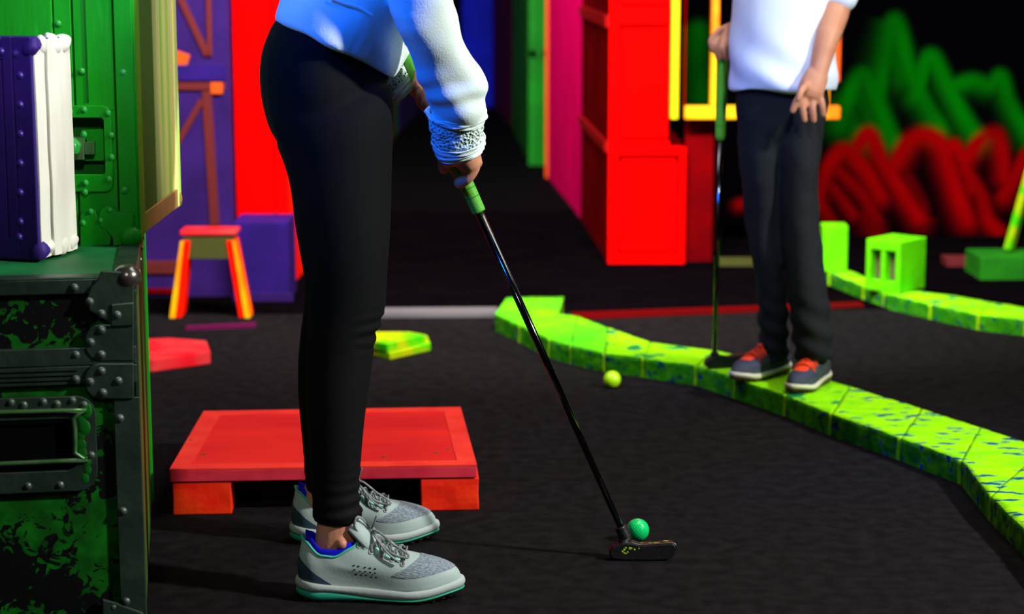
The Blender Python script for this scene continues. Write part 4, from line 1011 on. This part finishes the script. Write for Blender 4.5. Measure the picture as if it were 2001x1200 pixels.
# index finger crossing in front of the grip, then the rest wrapped behind it
def fing(pts, r0=.0092): 
    r = [r0*1.08, r0, r0*.98, r0*.9][:len(pts)]; tube(Pt(pts), r, 12, hp, n=4)
fing([(926, 308, 3.470), (926, 328, 3.468), (913, 348, 3.470), (897, 358, 3.482)], .0108)
fing([(921, 303, 3.478), (932, 318, 3.50), (915, 333, 3.523), (893, 343, 3.515)], .010)
fing([(914, 292, 3.480), (924, 304, 3.503), (906, 320, 3.526), (884, 330, 3.514)], .0095)
fing([(906, 280, 3.480), (915, 290, 3.503), (897, 305, 3.524), (876, 314, 3.512)], .0088)
fing([(886, 290, 3.470), (872, 306, 3.474), (867, 320, 3.484), (868, 330, 3.494)], .0110)
# far hand, fingers wrapping on the camera side
hf = hp
tube(Pt([(812, 166, 3.568), (828, 174, 3.558), (838, 194, 3.548)]), [.020, .023, .024], 14, hf)
for i, (x, y) in enumerate(((812, 152), (820, 171), (828, 190), (836, 208))):
    c = shp(y+4); 
    a0 = P(x+24, y-16, 3.535); a1 = P(x+12, y-6, 3.487); a2 = P(x+3, y+10, 3.478); a3 = P(x+1+2*i, y+22, 3.492)
    tube([a0, a1, a2, a3], [.0085, .0088, .0086, .0078], 12, hf, n=4)
tube(Pt([(820, 166, 3.545), (814, 152, 3.512), (819, 143, 3.487)]), [.009, .0095, .009], 12, hf, n=4)
tmp = bpy.data.meshes.new('x'); hp.to_mesh(tmp); hp.free(); bm.from_mesh(tmp)
me = fuse(bm, .0028, 2)
body = wobj('body', me, M['skin'], wl)
# hair cap
bm = sphere(hc+Vector((-.018, 0, .018)), .098, None, 24, (1.0, .92, 1.18))
bmesh.ops.delete(bm, geom=[v for v in bm.verts if v.co.x > hc.x+.045 and v.co.z < hc.z+.06], context='VERTS')
hr = wobj('hair', bm, M['hair'], wl)
# nail
# sweatshirt
def tring(bk, ft, hy, zl, Yc=3.48, seg=40, nb=1.0):
    a, b = P(*bk, Yc), P(*ft, Yc); c = (a+b)/2; h = (b-a)/2
    return [c+h*math.cos(t)+Vector((0, -hy*math.sin(t), zl*math.sin(t))) for t in [2*PI*k/seg for k in range(seg)]]
R0 = [((546, 46), (766, 150), .155, .014), ((540, 38), (770, 150), .176, .014), ((541, 26), (785, 128), .176, .018), ((548, 5), (806, 92), .172, .024), ((556, -25), (822, 45), .168, .02), ((580, -90), (850, -30), .165, .02), ((625, -190), (900, -130), .172, .01), ((680, -280), (960, -230), .185, 0), ((760, -350), (1000, -330), .16, 0), ((860, -410), (1000, -410), .08, 0)]
bm = bmesh.new(); flat_ = cr([tuple(a)+tuple(b)+(c, d) for a, b, c, d in R0], 3)
rings([tring(r[0:2], r[2:4], r[4], r[5]) for r in flat_], bm)
slv = [(P(900, -330, 3.36), .06), (P(850, -170, 3.31), .057), (P(821, -10, 3.315), .0525), (P(838, 50, 3.335), .049), (P(853, 95, 3.36), .0465), (P(872, 140, 3.385), .0475), (P(890, 172, 3.405), .051), (P(894, 200, 3.42), .0505), (P(892, 222, 3.43), .046)]
tube([a for a, _ in slv], [b for _, b in slv], 30, bm, n=4)
me = fuse(bm, .004, 5)
def swfold(co):
    d = .0018*noise.noise(co*7)+.0012*noise.noise(co*19)
    q = P(890, 190, 3.4); r = (co-q); 
    if r.length < .2 and co.x > q.x-.08:
        d += .0024*math.exp(-((co.z-q.z-.0+ .15*(co.x-q.x))/.03)**2)*math.sin((co.z-.25*(co.x-q.x))*150+1.2)
        d += .003*math.exp(-(r.length/.15)**2)*math.sin((co.z+.8*co.x)*70)
    q2 = P(560, 10, 3.33); d += .0015*math.exp(-((co-q2).length/.2)**2)*math.sin((co.z*1.2-co.x)*55)
    q3 = P(770, 90, 3.35); d += .003*math.exp(-((co-q3).length/.1)**2)*math.sin((co.z*.5+co.x)*85)
    return d
displace(me, swfold)
sw = wobj('sweatshirt', me, M['fleece'], wl)
# stitched seam on the trunk and pocket
sl = [P(x, y, 3.305) for x, y in ((640, -6), (670, 6), (700, 14), (728, 30))]
wobj('seam', tube(sl, .0018, 6), M['fleece'], sw)
# near cuff: gathered edge, lace band, ribbed end
def cuff(ax, rad, m, name, ripple=0, seg=64, amp=.0, par=sw, squash=1.0):
    q = cr([tuple(p)+(r,) for p, r in zip(ax, rad)], 8); rs = []; 
    for i in range(len(q)):
        p = Vector(q[i][:3]); d = (Vector(q[min(i+1, len(q)-1)][:3])-Vector(q[max(i-1, 0)][:3])).normalized()
        u = (Vector((1, 0, 0))-d*d.x).normalized(); v = d.cross(u); r = q[i][3]
        rs.append([p+(u*math.cos(a)+v*math.sin(a)*squash)*(r+ripple*math.sin(i*1.25)+amp*noise.noise(Vector((math.cos(a)*2.2, math.sin(a)*2.2, i*.35)))) for a in [2*PI*k/seg for k in range(seg)]])
    bm = rings(rs, caps=False); o = wobj(name, bm, m, par); s = o.modifiers.new('thick', 'SOLIDIFY'); s.thickness = .003; s.offset = -1; return o
cuff(Pt([(892, 214, 3.428), (892, 222, 3.431), (891, 230, 3.434)]), [.0490, .0500, .0465], M['fleece'], 'cuff_edge', .0006, amp=.004)
cuff(Pt([(891, 226, 3.434), (892, 250, 3.445), (895, 274, 3.454)]), [.0455, .0450, .0425], M['lace'], 'lace_band', 0, amp=.003)
cuff(Pt([(895, 270, 3.452), (897, 284, 3.458), (900, 296, 3.462), (902, 304, 3.464)]), [.0450, .0435, .0400, .036], M['fleece'], 'cuff', .0012, amp=.003)
# far sleeve and cuff
bm = bmesh.new(); fs = [(P(860, -320, 3.62), .058), (P(760, -130, 3.64), .055), (P(706, 30, 3.63), .05), (P(735, 85, 3.61), .043), (P(758, 112, 3.59), .038)]
tube([a for a, _ in fs], [b for _, b in fs], 24, bm, n=4); me = fuse(bm, .005, 3); displace(me, lambda co: .003*noise.noise(co*12)); wobj('far_sleeve', me, M['fleece'], sw)
cuff(Pt([(766, 132, 3.562), (778, 142, 3.563), (790, 151, 3.564)]), [.0415, .0410, .040], M['lace'], 'lace_band', 0, amp=.003)
cuff(Pt([(788, 150, 3.564), (797, 158, 3.565), (806, 166, 3.566)]), [.0430, .0440, .0425], M['fleece'], 'cuff', .0012, amp=.003)
# shoes
fn = F(583, 1172); ff_ = F(570, 1058)
near_root, Tn = make_shoe(wl, Vector((P(583, 1150, 3.32).x, 3.318, 0))-W0, math.radians(-1.5), .277, nearsgn=-1)
near_root.name = 'near_shoe'
far_root, Tf = make_shoe(wl, Vector((P(571, 1045, 3.65).x, 3.645, 0))-W0, math.radians(2), .268, nearsgn=-1)
far_root.name = 'far_shoe'
# ================================================================== SECOND PLAYER on the kerb
pl = thing('person', 'person in white shirt, dark trousers and orange laced shoes on the lime kerb', 'person', (.65, 4.82, KH)); Q0 = pl.location.copy()
bm = bmesh.new()
rings(pxrings([(110, 1440, 1616, .085), (160, 1438, 1618, .095), (210, 1438, 1620, .10), (255, 1442, 1611, .088), (290, 1450, 1598, .06)], 4.81), bm)
rings(pxrings([(215, 1440, 1548, .085, 4.815), (300, 1442, 1530, .08, 4.82), (360, 1448, 1526, .074, 4.825), (430, 1455, 1526, .068, 4.84), (500, 1468, 1529, .062, 4.85), (570, 1480, 1534, .056, 4.87), (640, 1486, 1539, .054, 4.885), (690, 1488, 1542, .052, 4.89), (704, 1490, 1541, .05, 4.89)], 4.86), bm)
rings(pxrings([(215, 1506, 1617, .088, 4.795), (300, 1518, 1607, .082, 4.79), (360, 1522, 1600, .076, 4.79), (430, 1526, 1603, .07, 4.785), (500, 1531, 1610, .066, 4.78), (570, 1538, 1617, .062, 4.775), (640, 1547, 1626, .06, 4.775), (690, 1553, 1630, .058, 4.775), (702, 1556, 1629, .056, 4.775)], 4.76), bm)
me = fuse(bm, .006, 8)
def pf(co):
    d = .006*noise.noise(Vector((co.x*9, co.y*9, co.z*5)))+.003*noise.noise(co*22)
    if co.z < .35: d += .0045*math.sin((co.z+.4*co.x)*120+3*noise.noise(co*8))*sstep(.35, .1, co.z)
    return d
displace(me, pf); wobj('trousers', me, M['pants'], pl, shift=Q0)
bm = bmesh.new()
tr = [(168, 1425, 1634, .118), (140, 1424, 1635, .12), (80, 1426, 1634, .115), (20, 1431, 1630, .112), (-60, 1436, 1632, .11), (-150, 1430, 1640, .115), (-220, 1430, 1650, .11), (-262, 1480, 1600, .07)]
rr = pxrings([(178, 1428, 1632, .114)]+tr, 4.80, seg=40, lift=.0)
for i, r in enumerate(rr[:9]):      # uneven hem: lower at the left and far right
    for k_, v in enumerate(r):
        t_ = (v.x-r[20].x)/(r[0].x-r[20].x); v.z += (.010*math.sin(t_*PI)+.0*t_)*(1-i/9)
rings(rr, bm)
tube([P(1640, -190, 4.79), P(1652, -80, 4.77), P(1645, -8, 4.745)], [.052, .046, .038], 20, bm)
tube([P(1440, -190, 4.82), P(1425, -100, 4.88), P(1436, -60, 4.93)], [.052, .046, .038], 20, bm)
me = fuse(bm, .005, 4)
displace(me, lambda co: .004*noise.noise(Vector((co.x*10, co.y*10, co.z*6)))+.004*math.sin((co.x*.8+co.z)*55+4*noise.noise(co*5))*sstep(1.0, .7, co.z))
wobj('shirt', me, M['shirt'], pl, shift=Q0)
bm = bmesh.new()
for xs, Y0 in (((1490, 1498, 1515), 4.885), ((1556, 1566, 1592), 4.775)):
    tube(Pt([(xs[0], 250, 4.81), (xs[1], 480, (4.81+Y0)/2+.005), (xs[2], 690, Y0)]), [.045, .03, .022], 14, bm)
    a = P(xs[2], 690, Y0); tube([a, Vector((a.x, a.y, KH+.06)), Vector((a.x-.012, a.y-.015, KH+.045))], [.022, .022, .018], 12, bm)
rings(pxrings([(-262, 1500, 1580, .05), (-225, 1440, 1640, .085), (-150, 1445, 1625, .09), (0, 1455, 1610, .09), (200, 1460, 1600, .08)], 4.80), bm)
h2 = P(1530, -375, 4.79); tube([P(1535, -260, 4.8), P(1532, -310, 4.8)], [.045, .043], 14, bm)
sphere(h2, .082, bm, 20, (.86, 1.0, 1.25)); tube([h2+Vector((-.01, -.085, .01)), h2+Vector((-.012, -.1, -.02))], [.008, .012], 8, bm)
for s in (-1, 1): sphere(h2+Vector((s*.072, .0, -.005)), .026, bm, 10, (.3, .6, 1))
tube(Pt([(1640, -190, 4.79), (1650, -80, 4.77), (1637, 10, 4.745), (1618, 70, 4.70), (1604, 120, 4.675), (1597, 150, 4.665)]), [.038, .034, .0315, .029, .0235, .0215], 16, bm)
tube(Pt([(1596, 148, 4.665), (1588, 166, 4.660), (1584, 180, 4.656)]), [.0215, .0235, .0235], 14, bm, side=(0, 1, 0), flat=1.3)
for pts in (((1566, 184, 4.65), (1556, 200, 4.640), (1549, 216, 4.640)), ((1575, 186, 4.650), (1569, 212, 4.640), (1572, 234, 4.644)), ((1588, 188, 4.652), (1588, 212, 4.642), (1590, 235, 4.646)), ((1600, 184, 4.655), (1606, 204, 4.650), (1609, 224, 4.654)), ((1578, 165, 4.645), (1566, 178, 4.622), (1560, 194, 4.618))):
    tube(Pt(pts), [.0092, .0086, .0076], 10, bm, n=4)
tube(Pt([(1440, -190, 4.82), (1428, -100, 4.88), (1466, -20, 4.95), (1446, 55, 4.905)]), [.038, .034, .028, .020], 14, bm)
tube(Pt([(1442, 54, 4.905), (1424, 64, 4.898), (1412, 74, 4.892)]), [.020, .022, .019], 14, bm)
for pts in (((1406, 62, 4.89), (1390, 78, 4.872), (1393, 98, 4.868)), ((1410, 68, 4.888), (1399, 88, 4.864), (1404, 113, 4.872)), ((1418, 72, 4.884), (1413, 94, 4.864), (1419, 114, 4.874)), ((1426, 70, 4.885), (1427, 90, 4.870), (1430, 108, 4.88)), ((1418, 54, 4.89), (1405, 60, 4.88), (1398, 70, 4.876))):
    tube(Pt(pts), [.0085, .0080, .0072], 10, bm, n=4)
me = fuse(bm, .003, 2); wobj('body', me, M['skin2'], pl, shift=Q0)
bm = sphere(h2+Vector((0, .018, .02)), .09, None, 20, (.92, 1, 1.2)); bmesh.ops.delete(bm, geom=[v for v in bm.verts if v.co.y < h2.y-.03 and v.co.z < h2.z+.06], context='VERTS')
wobj('hair', bm, M['hair'], pl, shift=Q0)
cs = dict(upper='shoedark', midsole='cream', outsole='brownrubber', collar='shoedark', toe='bluepanel', heel='bluepanel', lace='laceorange', tongue='laceorange', tread='brownrubber')
for px, py, Y0, ang, nm in ((1513, 690, 4.895, 222, 'far_shoe'), (1597, 690, 4.785, 240, 'near_shoe')):
    a = P(px, py, Y0); rz = math.radians(ang); hl = Vector((a.x, a.y, KH))-Vector((math.cos(rz), math.sin(rz), 0))*.05
    r_, _ = make_shoe(pl, hl-Q0+Vector((0, 0, .002)), rz, .198, cs, False, 1); r_.name = nm
